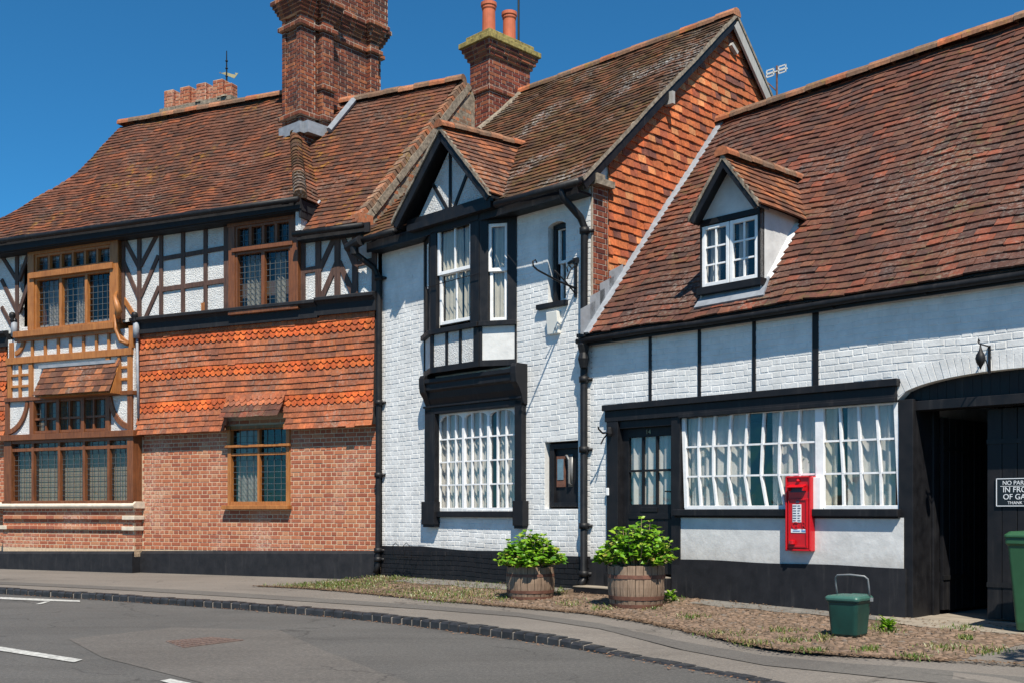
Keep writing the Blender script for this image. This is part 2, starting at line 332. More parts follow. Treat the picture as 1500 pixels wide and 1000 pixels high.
def tiles(mb, S, lim, v0, v1, g=.115, tw=.165, th=.02, keep=None, jv=.006, jw=.004, off=0., shape=None, r0=0, lap=.03, tilt=.026, miss=0.):
    n = int(round((v1 - v0) / g)); g = (v1 - v0) / n
    for r in range(n):
        v = v0 + r * g; a0, b0 = lim(v + g * .4)
        if b0 - a0 < .03: continue
        u = math.floor(a0 / tw) * tw - (tw / 2 if (r + r0) % 2 else 0) + rnd.uniform(-.02, .02)
        rowj = rnd.uniform(-.003, .003)
        while u < b0:
            wd = tw * rnd.uniform(.93, 1.07) if shape is None else tw
            a, b = max(u, a0), min(u + wd - .004, b0); u += wd
            if b - a < .03: continue
            if keep and not keep((a + b) / 2, v + g * .5): continue
            dv = rnd.uniform(-jv, jv) + rowj; q = rnd.uniform(-jw, jw); s_ = rnd.uniform(-jw, jw)
            if rnd.random() < .015: dv -= .02; q += .006
            lo, hi = v + dv, v + g + lap
            wl, wh = tilt + q + off, .004 + off
            dvr = rnd.uniform(-jv, jv) * .6
            if shape is None:
                p = [S(a, lo, wl), S(b, lo + dvr, wl + s_), S(b, hi, wh + s_), S(a, hi, wh),
                     S(a, lo, wl - th), S(b, lo + dvr, wl + s_ - th)]
                mb.add(p, [(0, 1, 2, 3), (4, 5, 1, 0), (4, 0, 3), (5, 2, 1)])
            else:
                prof = shape(b - a); m = len(prof)
                top = [S(a + x, lo + y, wl) for x, y in prof]; bot = [S(a + x, lo + y, wl - th) for x, y in prof]
                mb.add([S(b, hi, wh), S(a, hi, wh)] + top + bot, [tuple([1] + list(range(2, 2 + m)) + [0])] + [(2 + m + i, 2 + m + i + 1, 2 + i + 1, 2 + i) for i in range(m - 1)])
def fish(wd):   # ogee / club bottom
    pts = []
    for i in range(11):
        x = i / 10; 
        y = .032 * (1 - math.sqrt(max(0, 1 - min(1, abs(x - .5) / .36) ** 2))) if abs(x - .5) < .36 else .032 + .006
        pts.append((x * wd, y))
    return pts
def deck(mb, S, lim, v0, v1, w=-.02, n=20, m=30, skip=None):
    for i in range(n):
        va = v0 + (v1 - v0) * i / n; vb = v0 + (v1 - v0) * (i + 1) / n
        a0, b0 = lim(va); a1, b1 = lim(vb)
        for j in range(m):
            p, q = j / m, (j + 1) / m
            ua, ub = a0 + (b0 - a0) * p, a0 + (b0 - a0) * q
            if skip and skip((ua + ub) / 2, (va + vb) / 2): continue
            mb.poly([S(ua, va, w), S(ub, va, w), S(a1 + (b1 - a1) * q, vb, w), S(a1 + (b1 - a1) * p, vb, w)])
def ridge(mb, p0, p1, r=.10, seg=.31, sag=.02, lift=0.):
    p0, p1 = Vector(p0), Vector(p1); L_ = (p1 - p0).length; n = max(1, int(L_ / seg)); d = (p1 - p0).normalized()
    side = d.cross(Vector((0, 0, 1))).normalized(); up = side.cross(d)
    for i in range(n):
        jz = rnd.uniform(-.007, .007); c0 = p0 + d * (L_ * i / n - .01) + up * (jz + lift); c1 = p0 + d * (L_ * (i + 1) / n) + up * (jz + rnd.uniform(-.004, .008) + lift)
        vs = []
        for c, rr in ((c0, r * 1.04), (c1, r * .97)):
            for k in range(8):
                t = math.pi * (-.08 + 1.16 * k / 7); vs.append(c + side * math.cos(t) * rr + up * (math.sin(t) * rr * .9))
        vs += [v_ - up * .012 * 0 for v_ in []]
        mb.add(vs, [(k, k + 1, 8 + k + 1, 8 + k) for k in range(7)] + [tuple(range(8)), tuple(range(15, 7, -1))])
def curtain(mb, Mf, u0, u1, v0, v1, w, pleat=.09, amp=.022, gather=0.):
    n = max(8, int((u1 - u0) / .012)); vs = []; rows = 7; ph = rnd.uniform(0, 6)
    for j in range(rows):
        k = j / (rows - 1); v = v0 + (v1 - v0) * k
        for i in range(n + 1):
            x = u0 + (u1 - u0) * i / n
            x2 = x + gather * (1 - k) * (x - u0)
            a = amp * (1.25 - .5 * k) * (math.sin(2 * math.pi * x / pleat + ph + .5 * math.sin(x * 9)) + .4 * math.sin(4.3 * math.pi * x / pleat + k * 1.2))
            vs.append(Mf(x2, v, w + a))
    mb.add(vs, [(j * (n + 1) + i, j * (n + 1) + i + 1, (j + 1) * (n + 1) + i + 1, (j + 1) * (n + 1) + i) for j in range(rows - 1) for i in range(n)])
def window(root, Mf, u0, u1, v0, v1, w, cols, rows, mat, fr=.05, bar=.022, dep=.05, glass='glass', curt=(), cm='curtain', cw=.14, label=None, lead=None, name='window', sub='glazing_bars', vrows=None, ucols=None, barmat=None, gl=True, pleat=.09):
    """a frame mesh with glazing bars, glass and curtains as sub-parts; w is the outer face of the frame"""
    m = MB(); m.mbox(Mf, u0, u0 + fr, v0, v1, w - dep, w); m.mbox(Mf, u1 - fr, u1, v0, v1, w - dep, w)
    m.mbox(Mf, u0 + fr, u1 - fr, v0, v0 + fr * 1.15, w - dep, w - .002); m.mbox(Mf, u0 + fr, u1 - fr, v1 - fr, v1, w - dep, w - .002)
    fo = m.build(name, mat, root, label, bevel=.004)
    a, b, c, d = u0 + fr, u1 - fr, v0 + fr * 1.15, v1 - fr
    us = ucols if ucols else [a + (b - a) * i / cols for i in range(1, cols)]
    vs = vrows if vrows else [c + (d - c) * i / rows for i in range(1, rows)]
    if us or vs:
        m = MB()
        for x in us: m.mbox(Mf, x - bar / 2, x + bar / 2, c, d, w - dep + .008, w - .010)
        for z in vs: m.mbox(Mf, a, b, z - bar / 2, z + bar / 2, w - dep + .010, w - .014)
        m.build(sub, barmat or mat, fo)
    if lead:
        m = MB(); nx, nz = lead; t_ = .0045
        for (p, q) in zip([a] + list(us), list(us) + [b]):
            for i in range(1, nx):
                x = p + (q - p) * i / nx; m.mbox(Mf, x - t_, x + t_, c, d, w - dep + .014, w - dep + .022)
        for (p, q) in zip([c] + list(vs), list(vs) + [d]):
            k = max(2, int(round((q - p) / nz)))
            for i in range(1, k):
                z = p + (q - p) * i / k; m.mbox(Mf, a, b, z - t_, z + t_, w - dep + .015, w - dep + .021)
        m.build('leading', M['leadcame'], fo)
    if gl:
        m = MB(); m.poly([Mf(a, c, w - dep + .012), Mf(b, c, w - dep + .012), Mf(b, d, w - dep + .012), Mf(a, d, w - dep + .012)]); m.build('glass', M[glass], fo)
    for (p, q) in curt:
        m = MB(); curtain(m, Mf, a + (b - a) * p, a + (b - a) * q, c - .02, d + .02, w - dep - cw, pleat); m.build('curtain', M[cm], fo, smooth=True)
    return fo
def offM(Mf, du=0, dv=0): return lambda u, v, w_: Mf(u + du, v + dv, w_)
def text_mesh(name, body, size, mat, parent, loc, rot, ext=.002, align='CENTER', sx=1.):
    c = bpy.data.curves.new(name, 'FONT'); c.body = body; c.size = size; c.extrude = ext; c.align_x = align; c.align_y = 'CENTER'
    o = bpy.data.objects.new(name + '_tmp', c); scene.collection.objects.link(o); bpy.context.view_layer.update()
    me = bpy.data.meshes.new_from_object(o.evaluated_get(bpy.context.evaluated_depsgraph_get())); bpy.data.objects.remove(o)
    me.materials.clear(); me.materials.append(mat)
    n = bpy.data.objects.new(name, me); scene.collection.objects.link(n); n.parent = parent; n.location = loc; n.rotation_euler = rot; n.scale = (sx, 1, 1); return n
FACE = (R_(90), 0, 0)
# ================================================================ THE GROUND
def vz(s, y):     # verge height near the houses (frame R coordinates)
    k = max(0, min(1, (4.6 - s) / 3.5)); d = max(0, min(1, 1 + y / 1.9)); return .075 * k * d * d
kp = [(-260, 853), (-120, 857), (0, 861), (125, 868), (250, 876), (375, 884), (500, 894), (600, 904), (700, 917), (780, 927), (850, 937), (900, 945), (1000, 962), (1080, 976), (1150, 990), (1230, 1006), (1340, 1030), (1500, 1070), (1750, 1150)]
kw = [G(*p) for p in kp]; kw = [(-60, kw[0][1] + 12.5)] + kw + [(16, -9)]
def resample(pts, st):
    out = [pts[0]]; rem = st
    for a, b in zip(pts, pts[1:]):
        L_ = math.hypot(b[0] - a[0], b[1] - a[1]); t_ = rem
        while t_ < L_: out.append((a[0] + (b[0] - a[0]) * t_ / L_, a[1] + (b[1] - a[1]) * t_ / L_)); t_ += st
        rem = t_ - L_
    return out
def drop(x):      # dropped kerb on the right
    return -.074 * max(0, min(1, (x - .25) / .7))
RZ = -.085
kr = resample(kw, .25)
def nrm(i):
    a, b = kr[max(0, i - 1)], kr[min(len(kr) - 1, i + 1)]; dx, dy = b[0] - a[0], b[1] - a[1]; l = math.hypot(dx, dy); return (-dy / l, dx / l)
t = NT('earth'); t.col(t.ramp(t.noise(.3, 6), [(.3, (.07, .09, .03)), (.7, (.12, .11, .06))])); t.rough(.95); M['earth'] = t.mat
m = MB(); m.poly([(-600, -600, -.16), (600, -600, -.16), (600, 600, -.16), (-600, 600, -.16)]); tag(m.build('ground', M['earth']), kind='structure')
def asphalt(name, a, b, blotch=.35, sp=1.):
    t = NT(name); n = t.noise(.45, 5, .6, dist=.6); g = t.noise(34, 5, .95); g2 = t.noise(15, 6, .9); st = t.noise(1.1, 5, .6, scale3=(.25, 2.2, 1))
    c = t.ramp(n, [(.35, a), (.65, b)]); c = t.mix(t.math('MULTIPLY', t.ramp(st, [(.45, 0.), (.7, 1.)]), blotch), c, t.mix(1., c, (.62, .6, .58), 'MULTIPLY'))
    c = t.mix(t.math('MULTIPLY', t.ramp(g, [(.46, 0.), (.60, 1.)]), .6 * sp), c, t.mix(1., c, (2.1, 2.05, 1.95), 'MULTIPLY'))
    c = t.mix(t.math('MULTIPLY', t.ramp(g2, [(.55, 0.), (.75, 1.)]), .7 * sp), c, t.mix(1., c, (.5, .5, .5), 'MULTIPLY'))
    vo = t.n('ShaderNodeTexVoronoi', feature='DISTANCE_TO_EDGE'); vo.inputs['Scale'].default_value = .55; wn = t.n('ShaderNodeTexNoise'); wn.inputs['Scale'].default_value = 1.6; wn.inputs['Detail'].default_value = 6
    t.l(t.co, wn.inputs['Vector']); av = t.n('ShaderNodeVectorMath', operation='ADD'); t.l(t.co, av.inputs[0]); t.l(wn.outputs['Color'], av.inputs[1]); t.l(av.outputs[0], vo.inputs['Vector'])
    cr = t.math('MULTIPLY', t.ramp(vo.outputs['Distance'], [(.0, 1.), (.012, 0.)]), t.ramp(t.noise(.5, 3), [(.50, 0.), (.56, .7)])); c = t.mix(cr, c, (.03, .028, .026))
    stn = t.ramp(t.noise(2.3, 6, .75, dist=.5), [(.60, 0.), (.72, .4)]); c = t.mix(stn, c, (.05, .046, .042))
    t.col(c); t.rough(.85); t.spec(.3); t.bump(g, .8, .006); t.bump(g2, .35, .008); return t.mat
M['road'] = asphalt('road asphalt', (.068, .066, .064), (.084, .081, .078)); M['patch'] = asphalt('old road patch', (.084, .078, .073), (.10, .093, .087), .3)
M['pave'] = asphalt('footpath asphalt', (.135, .121, .108), (.165, .148, .132), .3, .6); M['pave2'] = asphalt('dark footpath strip', (.092, .085, .079), (.11, .103, .095), .2, .6)
M['conc'] = simple('old concrete', (.25, .215, .17), .95, .25, 5, .4)
m = MB(); n = len(kr)
for i in range(n - 1):
    (ax, ay), (bx, by) = kr[i], kr[i + 1]; na, nb = nrm(i), nrm(i + 1)
    prev = 0.
    for d0, d1 in ((-.02, 3.), (3., 7.5), (7.5, 40.)):
        m.poly([(ax - na[0] * d0, ay - na[1] * d0, RZ), (bx - nb[0] * d0, by - nb[1] * d0, RZ), (bx - nb[0] * d1, by - nb[1] * d1, RZ), (ax - na[0] * d1, ay - na[1] * d1, RZ)][::-1])
m = MB(); m.poly([(-80, -60, RZ), (60, -60, RZ)] + [(x, y, RZ) for x, y in reversed(kr)] ); tag(m.build('road', M['road']), kind='structure')
m = MB()     # footpath: kerb edge, a metre in, then behind the walls
back = []
for i in range(n - 1):
    for (d0, d1) in ((.10, .5), (.5, 1.2)):
        q = []
        for j, dd in ((i, d0), (i + 1, d0), (i + 1, d1), (i, d1)):
            nn = nrm(j); x, y = kr[j]; z = drop(x) * (1 - max(0, (dd - .1)) / 1.1); q.append((x + nn[0] * dd, y + nn[1] * dd, z))
        m.poly(q)
# the rest of the footpath up to the houses
inner = [(kr[i][0] + nrm(i)[0] * 1.2, kr[i][1] + nrm(i)[1] * 1.2, 0) for i in range(n)]
m.poly(inner + [(30, 0, 0), (30, 60, 0), (-70, 60, 0)]); tag(m.build('footpath', M['pave']), kind='structure')
m = MB()     # darker trench strip along the path
sp = [(-60, 849), (60, 854), (200, 860), (330, 867), (500, 878), (620, 886), (760, 897), (880, 913), (1000, 936), (1120, 955), (1240, 968), (1330, 976), (1500, 992), (1600, 1010)]
sp2 = [(-60, 853), (60, 858), (200, 865), (330, 873), (500, 884), (620, 892), (760, 903), (880, 921), (1000, 944), (1120, 965), (1240, 979), (1330, 990), (1500, 1010), (1600, 1028)]
def z_at(X, Y):
    best = min(range(n), key=lambda i: (kr[i][0] - X) ** 2 + (kr[i][1] - Y) ** 2); nn = nrm(best); dd = (X - kr[best][0]) * nn[0] + (Y - kr[best][1]) * nn[1]
    return drop(kr[best][0]) * (1 - max(0, min(1.1, dd - .1)) / 1.1)
for i in range(len(sp) - 1):
    q = [G(*p) for p in (sp[i], sp[i + 1], sp2[i + 1], sp2[i])]; m.poly([(x, y, z_at(x, y) + .006) for x, y in q][::-1])
tag(m.build('footpath_strip', M['pave2']), kind='structure')
m = MB()     # road patches
def rpoly(mb, pts, z=RZ + .004): mb.poly([(*G(*p, z), z) for p in pts][::-1])
rpoly(m, [(255, 918), (410, 922), (470, 950), (600, 1000), (640, 1040), (330, 1040), (300, 1000), (150, 962), (100, 935)])
tag(m.build('road_patch', M['patch']), kind='structure')
M['mark'] = simple('worn road paint', (.40, .40, .38), .7, .45, 30, .2)
for pts, nm in (([(-40, 940), (0, 946), (121, 965), (108, 969), (0, 952), (-40, 947)], 1), ([(234, 996), (250, 993), (300, 1004), (285, 1009)], 2), ([(-60, 871), (60, 876), (117, 878.5), (117, 880.5), (60, 879), (-60, 874)], 3), ([(66, 880), (74, 880), (60, 884), (52, 884)], 4)):
    m = MB(); rpoly(m, pts, RZ + .008); tag(m.build('road_marking', M['mark']), kind='structure')
# kerb setts
M['sett'] = simple('dark kerb setts', (.024, .024, .026), .55, .5, 8, .5, .01); M['settm'] = simple('kerb mortar', (.24, .21, .18), .9, .2, 20)
m = MB(); ks = resample(kw, .165); m.mi = 0
def nr2(P, i):
    a, b = P[max(0, i - 1)], P[min(len(P) - 1, i + 1)]; dx, dy = b[0] - a[0], b[1] - a[1]; l = math.hypot(dx, dy); return (-dy / l, dx / l)
for i in range(len(ks) - 1):
    (ax, ay), (bx, by) = ks[i], ks[i + 1]
    if ax < -24 or ax > 8: continue
    nn = nr2(ks, i); g_ = rnd.uniform(.007, .016); dx, dy = bx - ax, by - ay; l = math.hypot(dx, dy); dx /= l; dy /= l
    zt = drop(ax) + rnd.uniform(-.006, .006); o_ = rnd.uniform(-.012, .008); e = .018
    A = (ax + dx * g_, ay + dy * g_); B = (bx - dx * g_, by - dy * g_)
    def pt(P, d, z, k=0): return (P[0] + nn[0] * d + dx * k, P[1] + nn[1] * d + dy * k, z)
    m.mi = 0
    m.add([pt(A, o_, RZ - .04), pt(B, o_, RZ - .04), pt(B, .13, RZ - .04), pt(A, .13, RZ - .04), pt(A, o_, zt - e), pt(B, o_, zt - e), pt(A, o_ + e, zt + .004, e * .6), pt(B, o_ + e, zt + .004, -e * .6), pt(B, .125, zt + .004), pt(A, .125, zt + .004)],
          [(0, 1, 5, 4), (4, 5, 7, 6), (6, 7, 8, 9), (1, 2, 8, 7, 5), (3, 0, 4, 6, 9)])
    m.mi = 1; m.add([pt((ax, ay), .012, RZ), pt((bx, by), .012, RZ), pt((bx, by), .012, zt - .02), pt((ax, ay), .012, zt - .02), pt((ax, ay), .14, zt - .004), pt((bx, by), .14, zt - .004)], [(0, 1, 2, 3), (3, 2, 5, 4)])
tag(m.build('kerb', [M['sett'], M['settm']]), kind='structure')
# gutter litter along the kerb
M['litter'] = simple('dry gutter litter', (.26, .12, .05), .95, .4, 30)
m = MB()
for i in range(5200):
    k = rnd.random(); j = int((.0 + k) * (len(ks) - 2)); x, y = ks[j]
    if not (-14 < x < 5): continue
    nn = nr2(ks, j); d = -abs(rnd.gauss(0, .05)) - .005; s_ = rnd.uniform(.006, .018); a = rnd.uniform(0, 6.28); px_, py_ = x + nn[0] * d + rnd.uniform(-.08, .08), y + nn[1] * d + rnd.uniform(-.03, .03)
    if (px_ - x) * nn[0] + (py_ - y) * nn[1] > -.008: continue
    z = RZ + .008 + rnd.uniform(0, .008)
    m.add([(px_ + s_ * math.cos(a), py_ + s_ * math.sin(a), z), (px_ + s_ * math.cos(a + 2.2), py_ + s_ * math.sin(a + 2.2), z + .003), (px_ + s_ * math.cos(a + 4), py_ + s_ * math.sin(a + 4), z + .001)], [(0, 1, 2)])
tag(m.build('gutter_litter', M['litter']), label='dry brown leaf litter lying in the gutter below the kerb', cat='leaf litter', kind='stuff')
# manhole cover
mh = [(*G(*p, RZ), 0) for p in ((243, 940), (310, 934), (356, 938), (268, 949))]
c = Vector((sum(p[0] for p in mh) / 4, sum(p[1] for p in mh) / 4, RZ + .006)); m = MB()
P4 = [Vector((p[0] - c.x, p[1] - c.y, 0)) for p in mh]
def bil(a, b): return P4[0] * (1 - a) * (1 - b) + P4[1] * a * (1 - b) + P4[2] * a * b + P4[3] * (1 - a) * b
o = thing('manhole_cover', 'rusty brown rectangular iron cover set in the road', 'manhole cover', c)
m.poly([tuple(bil(*q)) for q in ((0, 0), (1, 0), (1, 1), (0, 1))]); m.build('plate', simple('rusty cover iron', (.075, .05, .043), .6, .3, 20, .3), o)
m = MB()
for i in range(13):
    a = i / 12; q0, q1 = bil(a, .02), bil(a, .98); m.tube([q0 + Vector((0, 0, .002)), q1 + Vector((0, 0, .002))], .007, 4)
for b_ in (0, .25, .5, .75, 1):
    q0, q1 = bil(0, b_), bil(1, b_); m.tube([q0 + Vector((0, 0, .003)), q1 + Vector((0, 0, .003))], .008, 4)
m.build('grid_pattern', simple('worn iron ribs', (.17, .12, .10), .5, .3, 20), o)
# verge: cobbles and soil between path and walls
M['vsoil'] = simple('verge soil', (.095, .062, .038), .95, .45, 9, .6, .02)
vin = [(372, 858.5), (430, 861), (500, 866), (560, 872), (640, 880), (700, 885), (780, 892), (860, 899), (950, 913), (1050, 935), (1130, 951), (1190, 957), (1250, 962), (1380, 969), (1500, 975), (1560, 981)]
m = MB(); VI = [FR.loc(*G(*p)) for p in vin]
def wall_y(s): return 0. if s > -4.57 else -(-4.57 - s) * .36
def vfront(s):
    for a, b in zip(VI, VI[1:]):
        if a[0] <= s <= b[0]: return a[1] + (b[1] - a[1]) * (s - a[0]) / (b[0] - a[0])
    return None
s = VI[0][0] + .02; st = .15
while s < 6.0:
    y0a, y0b = vfront(s), vfront(min(s + st, 6.2))
    if y0a is None or y0b is None: break
    ta = wall_y(s) + .02; tb = wall_y(s + st) + .02
    if s < -4.6: ta = min(ta, y0a + (s - VI[0][0]) * 1.1 + .03); tb = min(tb, y0b + (s + st - VI[0][0]) * 1.1 + .03)
    for i in range(6):
        p, q = i / 6, (i + 1) / 6
        pts = []
        for (ss, f_, tt, k) in ((s, y0a, ta, p), (s + st, y0b, tb, p), (s + st, y0b, tb, q), (s, y0a, ta, q)):
            yy = f_ + (tt - f_) * k; X, Y = FR.wld(ss, yy); pts.append((X, Y, .006 + vz(ss, yy) * (1 if k else .2)))
        m.poly(pts)
    s += st
tag(m.build('verge', M['vsoil']), kind='structure')
# cobbles
t = NT('cobbles'); t.col(t.mix(t.math('MULTIPLY', t.noise(25, 5, .7), .7), t.ramp(t.isl(), [(0., (.16, .10, .065)), (.25, (.22, .14, .095)), (.5, (.12, .08, .055)), (.7, (.19, .13, .095)), (.85, (.27, .175, .12)), (.95, (.16, .13, .11))], 'CONSTANT'), (.13, .10, .07))); t.rough(.9); t.bump(t.noise(60, 4), .4, .004); M['cob'] = t.mat
m = MB()
def flat_zone(ss, yy):   # concrete strips that interrupt the cobbles
    if -3.6 < ss < .2 and yy > -.55: return True
    if 2.0 < ss < 4.3 and yy > -.50: return True
    if ss > 4.15 and yy > -.62 : return True
    if .2 <= ss < 1.6 and yy > -.38: return True
    return False
s = VI[0][0] + .6
while s < 6.1:
    y = vfront(s)
    if y is None: s += .08; continue
    while y < wall_y(s) - .03:
        ss, yy = s + rnd.uniform(-.02, .02), y + rnd.uniform(-.02, .02); dens = .35 if ss < -2.2 else .9
        if not flat_zone(ss, yy) and rnd.random() < dens and yy > (vfront(ss) or 0) + .03 and not (ss < -4.6 and yy > -.15 - (-4.57 - ss) * .5):
            X, Y = FR.wld(ss, yy); r = rnd.uniform(.024, .042); r2 = r * rnd.uniform(.7, 1); h = rnd.uniform(.004, .018); a = rnd.uniform(0, 3.14); z = vz(ss, yy) + .004
            vs = []
            for rr, hh in ((1., 0.), (.8, .7), (.35, 1.)):
                for k in range(7):
                    q = a + 2 * math.pi * k / 7; x_, y_ = r * rr * math.cos(q), r2 * rr * math.sin(q); vs.append((X + x_ * math.cos(a) - y_ * math.sin(a), Y + x_ * math.sin(a) + y_ * math.cos(a), z + hh * h))
            m.add(vs, [(i * 7 + k, i * 7 + (k + 1) % 7, (i + 1) * 7 + (k + 1) % 7, (i + 1) * 7 + k) for i in range(2) for k in range(7)] + [tuple(range(14, 21))])
        y += .068
    s += .066
tag(m.build('cobbles', M['cob'], smooth=False), label='brown cobbles set in the verge beside the houses', cat='cobbles', kind='stuff')
m = MB()      # crumbs of soil and dry leaf that blur the verge's edges
for (a, b) in zip(VI, VI[1:]):
    L_ = math.hypot(b[0] - a[0], b[1] - a[1])
    for i in range(int(L_ * 420)):
        q = rnd.random(); ss = a[0] + (b[0] - a[0]) * q; yy = a[1] + (b[1] - a[1]) * q - rnd.gauss(-.01, .045) - .03 * math.sin(ss * 9) * rnd.random(); X, Y = FR.wld(ss, yy); s_ = rnd.uniform(.006, .022); an = rnd.uniform(0, 6.28); z = .016 + rnd.uniform(0, .008)
        m.add([(X + s_ * math.cos(an), Y + s_ * math.sin(an), z), (X + s_ * math.cos(an + 2.2), Y + s_ * math.sin(an + 2.2), z + .004), (X + s_ * math.cos(an + 4), Y + s_ * math.sin(an + 4), z)], [(0, 1, 2)])
for i in range(5000):
    ss = rnd.uniform(-5.6, 5.6); f0 = vfront(ss)
    if f0 is None: continue
    yy = f0 + (wall_y(ss) - f0) * rnd.random(); X, Y = FR.wld(ss, yy); s_ = rnd.uniform(.006, .02); an = rnd.uniform(0, 6.28); z = .018 + vz(ss, yy) + rnd.uniform(0, .01)
    m.add([(X + s_ * math.cos(an), Y + s_ * math.sin(an), z), (X + s_ * math.cos(an + 2.2), Y + s_ * math.sin(an + 2.2), z + .006), (X + s_ * math.cos(an + 4), Y + s_ * math.sin(an + 4), z)], [(0, 1, 2)])
M['crumb'] = simple('soil crumbs', (.13, .08, .045), .95, .6, 30)
tag(m.build('verge_litter', M['crumb']), label='brown soil crumbs and dry leaf bits scattered over the verge', cat='litter', kind='stuff')
# concrete apron at the gate and strips along the walls
m = MB()
def fpoly(mb, pts, dz=.012): mb.poly([(*FR.wld(*p), dz + vz(*p)) for p in pts])
fpoly(m, [(4.33, .1), (4.12, -.12), (4.35, -.45), (4.9, -.72), (5.6, -.70), (6.6, -.62), (8, -.6), (8, .1)]); fpoly(m, [(4.45, .1), (8, .1), (8, 5.2), (4.45, 5.2)], .014); m.build('gate_apron', M['conc'])['kind'] = 'structure'
m = MB(); mm = M['strip'] = simple('grey pavement strip', (.15, .14, .125), .95, .25, 6, .3)
for (a, b, d) in ((-3.7, -.3, -.52), (1.9, 4.3, -.46)):
    k = 12
    for i in range(k):
        s0, s1 = a + (b - a) * i / k, a + (b - a) * (i + 1) / k; d0 = d + .06 * math.sin(i * 1.7); d1 = d + .06 * math.sin((i + 1) * 1.7); fpoly(m, [(s0, d0), (s1, d1), (s1, 0), (s0, 0)], .011)
tag(m.build('wall_foot_strip', mm), kind='structure')
m = MB()       # grass
def blade(X, Y, z, h, a, wd=.006):
    lx, ly = math.cos(a), math.sin(a); b_ = rnd.uniform(.2, .9) * h
    m.add([(X - ly * wd, Y + lx * wd, z), (X + ly * wd, Y - lx * wd, z), (X + lx * b_ * .4 + ly * wd * .6, Y + ly * b_ * .4 - lx * wd * .6, z + h * .6), (X + lx * b_, Y + ly * b_, z + h)], [(0, 1, 2), (0, 2, 3)])
def gz(px, py):
    return max(math.exp(-((px - 490) / 75) ** 2 - ((py - 858) / 6) ** 2), .8 * math.exp(-((px - 570) / 60) ** 2 - ((py - 853) / 4) ** 2), .55 * math.exp(-((px - 640) / 90) ** 2 - ((py - 872) / 7) ** 2))
spots = [(735, 878, 14, 3), (820, 872, 10, 3), (835, 886, 26, 3), (985, 884, 12, 3), (955, 892, 14, 2.5), (880, 893, 18, 2.5), (1010, 905, 30, 3), (1290, 918, 18, 5), (1300, 925, 20, 4), (1410, 921, 20, 3), (1415, 936, 10, 2), (1270, 953, 16, 3), (1160, 940, 22, 3), (1100, 944, 24, 3), (1190, 955, 22, 2.5), (1150, 925, 22, 3), (1060, 930, 40, 4), (1380, 950, 30, 4), (700, 862, 40, 4), (610, 868, 50, 6), (660, 881, 40, 3), (1205, 935, 15, 4), (1450, 955, 30, 4), (1340, 965, 20, 3)]
for i in range(26000):
    px, py = rnd.uniform(385, 760), rnd.uniform(845, 890)
    if rnd.random() < gz(px, py) * .9: pass
    else: continue
    X, Y = G(px, py); ss, yy = FR.loc(X, Y)
    if yy > wall_y(ss) - .04: continue
    if (vfront(ss) or 9) > yy: continue
    blade(X, Y, .01 + vz(ss, yy), rnd.uniform(.015, .05), rnd.uniform(0, 6.28))
for (px, py, sx, sy) in spots:
    for i in range(100):
        X, Y = G(px + rnd.gauss(0, sx * .6), py + rnd.gauss(0, sy * .7)); ss, yy = FR.loc(X, Y)
        if yy > -.03: continue
        blade(X, Y, .008 + vz(ss, yy), rnd.uniform(.015, .05), rnd.uniform(0, 6.28))
tag(m.build('verge_grass', M['grass']), label='short green and straw grass growing in the verge', cat='grass', kind='stuff')

# ================================================================ WHITE HOUSE (middle) and COTTAGE (right): frame R
WH = thing('white_house', 'white painted brick house with black bay window and orange tiled gable', 'house', (*FR.o, 0), FR.a)
CO = thing('white_cottage', 'low white cottage with black timbers, dormer and wide tiled roof beside the gate', 'cottage', (*FR.o, 0), FR.a)
def rc(F, x0, y0, x1, y1, d=0.):      # rectangle on a facade plane from its photo corners -> u0,u1,v0,v1
    a = F.at(x0, (y0), -d); b = F.at(x1, (y1), -d); return a[0], b[0], b[1], a[1]
def rcm(F, x0, x1, yt, yb, d=0.):     # xs, (y at left, y at right) for the top and bottom
    a, b = F.at(x0, yt[0], -d), F.at(x1, yt[1], -d); c, e = F.at(x0, yb[0], -d), F.at(x1, yb[1], -d)
    return a[0], b[0], (c[1] + e[1]) / 2, (a[1] + b[1]) / 2
# --- white house wall
lw = rcm(FR, 640, 757, (606, 594), (748, 748), .0)
nw = rcm(FR, 803, 829, (330, 320), (446, 440), .0)
ha = rcm(FR, 798, 847, (648, 643), (745, 744), .0)
bayh = (-3.25, -1.75, 3.7, 5.45)
holes = [lw, nw, ha, bayh]
m = MB(); wall(m, front, -4.57, -.0, -.3, 5.62, holes, 0, .12)
m.poly([(0, 7, -.3), (0, 7, 5.5), (0, 3.34, 8.86), (0, -.0, 5.6), (0, 0, -.3)][::-1])
m.poly([(-4.57, 7, -.3), (-4.57, 7, 5.5), (-4.57, 3.34, 8.9), (-4.57, 0, 5.6), (-4.57, 0, -.3)]); m.poly([(0, 7, -.3), (-4.57, 7, -.3), (-4.57, 7, 5.6), (0, 7, 5.6)])
w_ = m.build('wall', M['white'], WH)
m = MB(); bricks(m, front, -4.57, -.0, .53, 5.6, holes, 0, .0036, .0018, und=.014, ju=.006); m.build('brickwork', M['white'], w_)
m = MB(); m.poly([(-4.5, .3, 2.95), (-.05, .3, 2.95), (-.05, 6.9, 2.95), (-4.5, 6.9, 2.95)]); m.poly([(-4.5, .1, .1), (-.05, .1, .1), (-.05, 6.9, .1), (-4.5, 6.9, .1)]); m.build('floor', M['floor'], WH)
m = MB(); 
for i in range(24):
    a, b = -4.57 + 4.57 * i / 24, -4.57 + 4.57 * (i + 1) / 24; zt = lambda x: .535 + .012 * math.sin(x * 3.1) - .012 * x
    m.hexa([(a, -.035, -.2), (b, -.035, -.2), (b, .01, -.2), (a, .01, -.2), (a, -.022, zt(a)), (b, -.022, zt(b)), (b, .01, zt(b)), (a, .01, zt(a))])
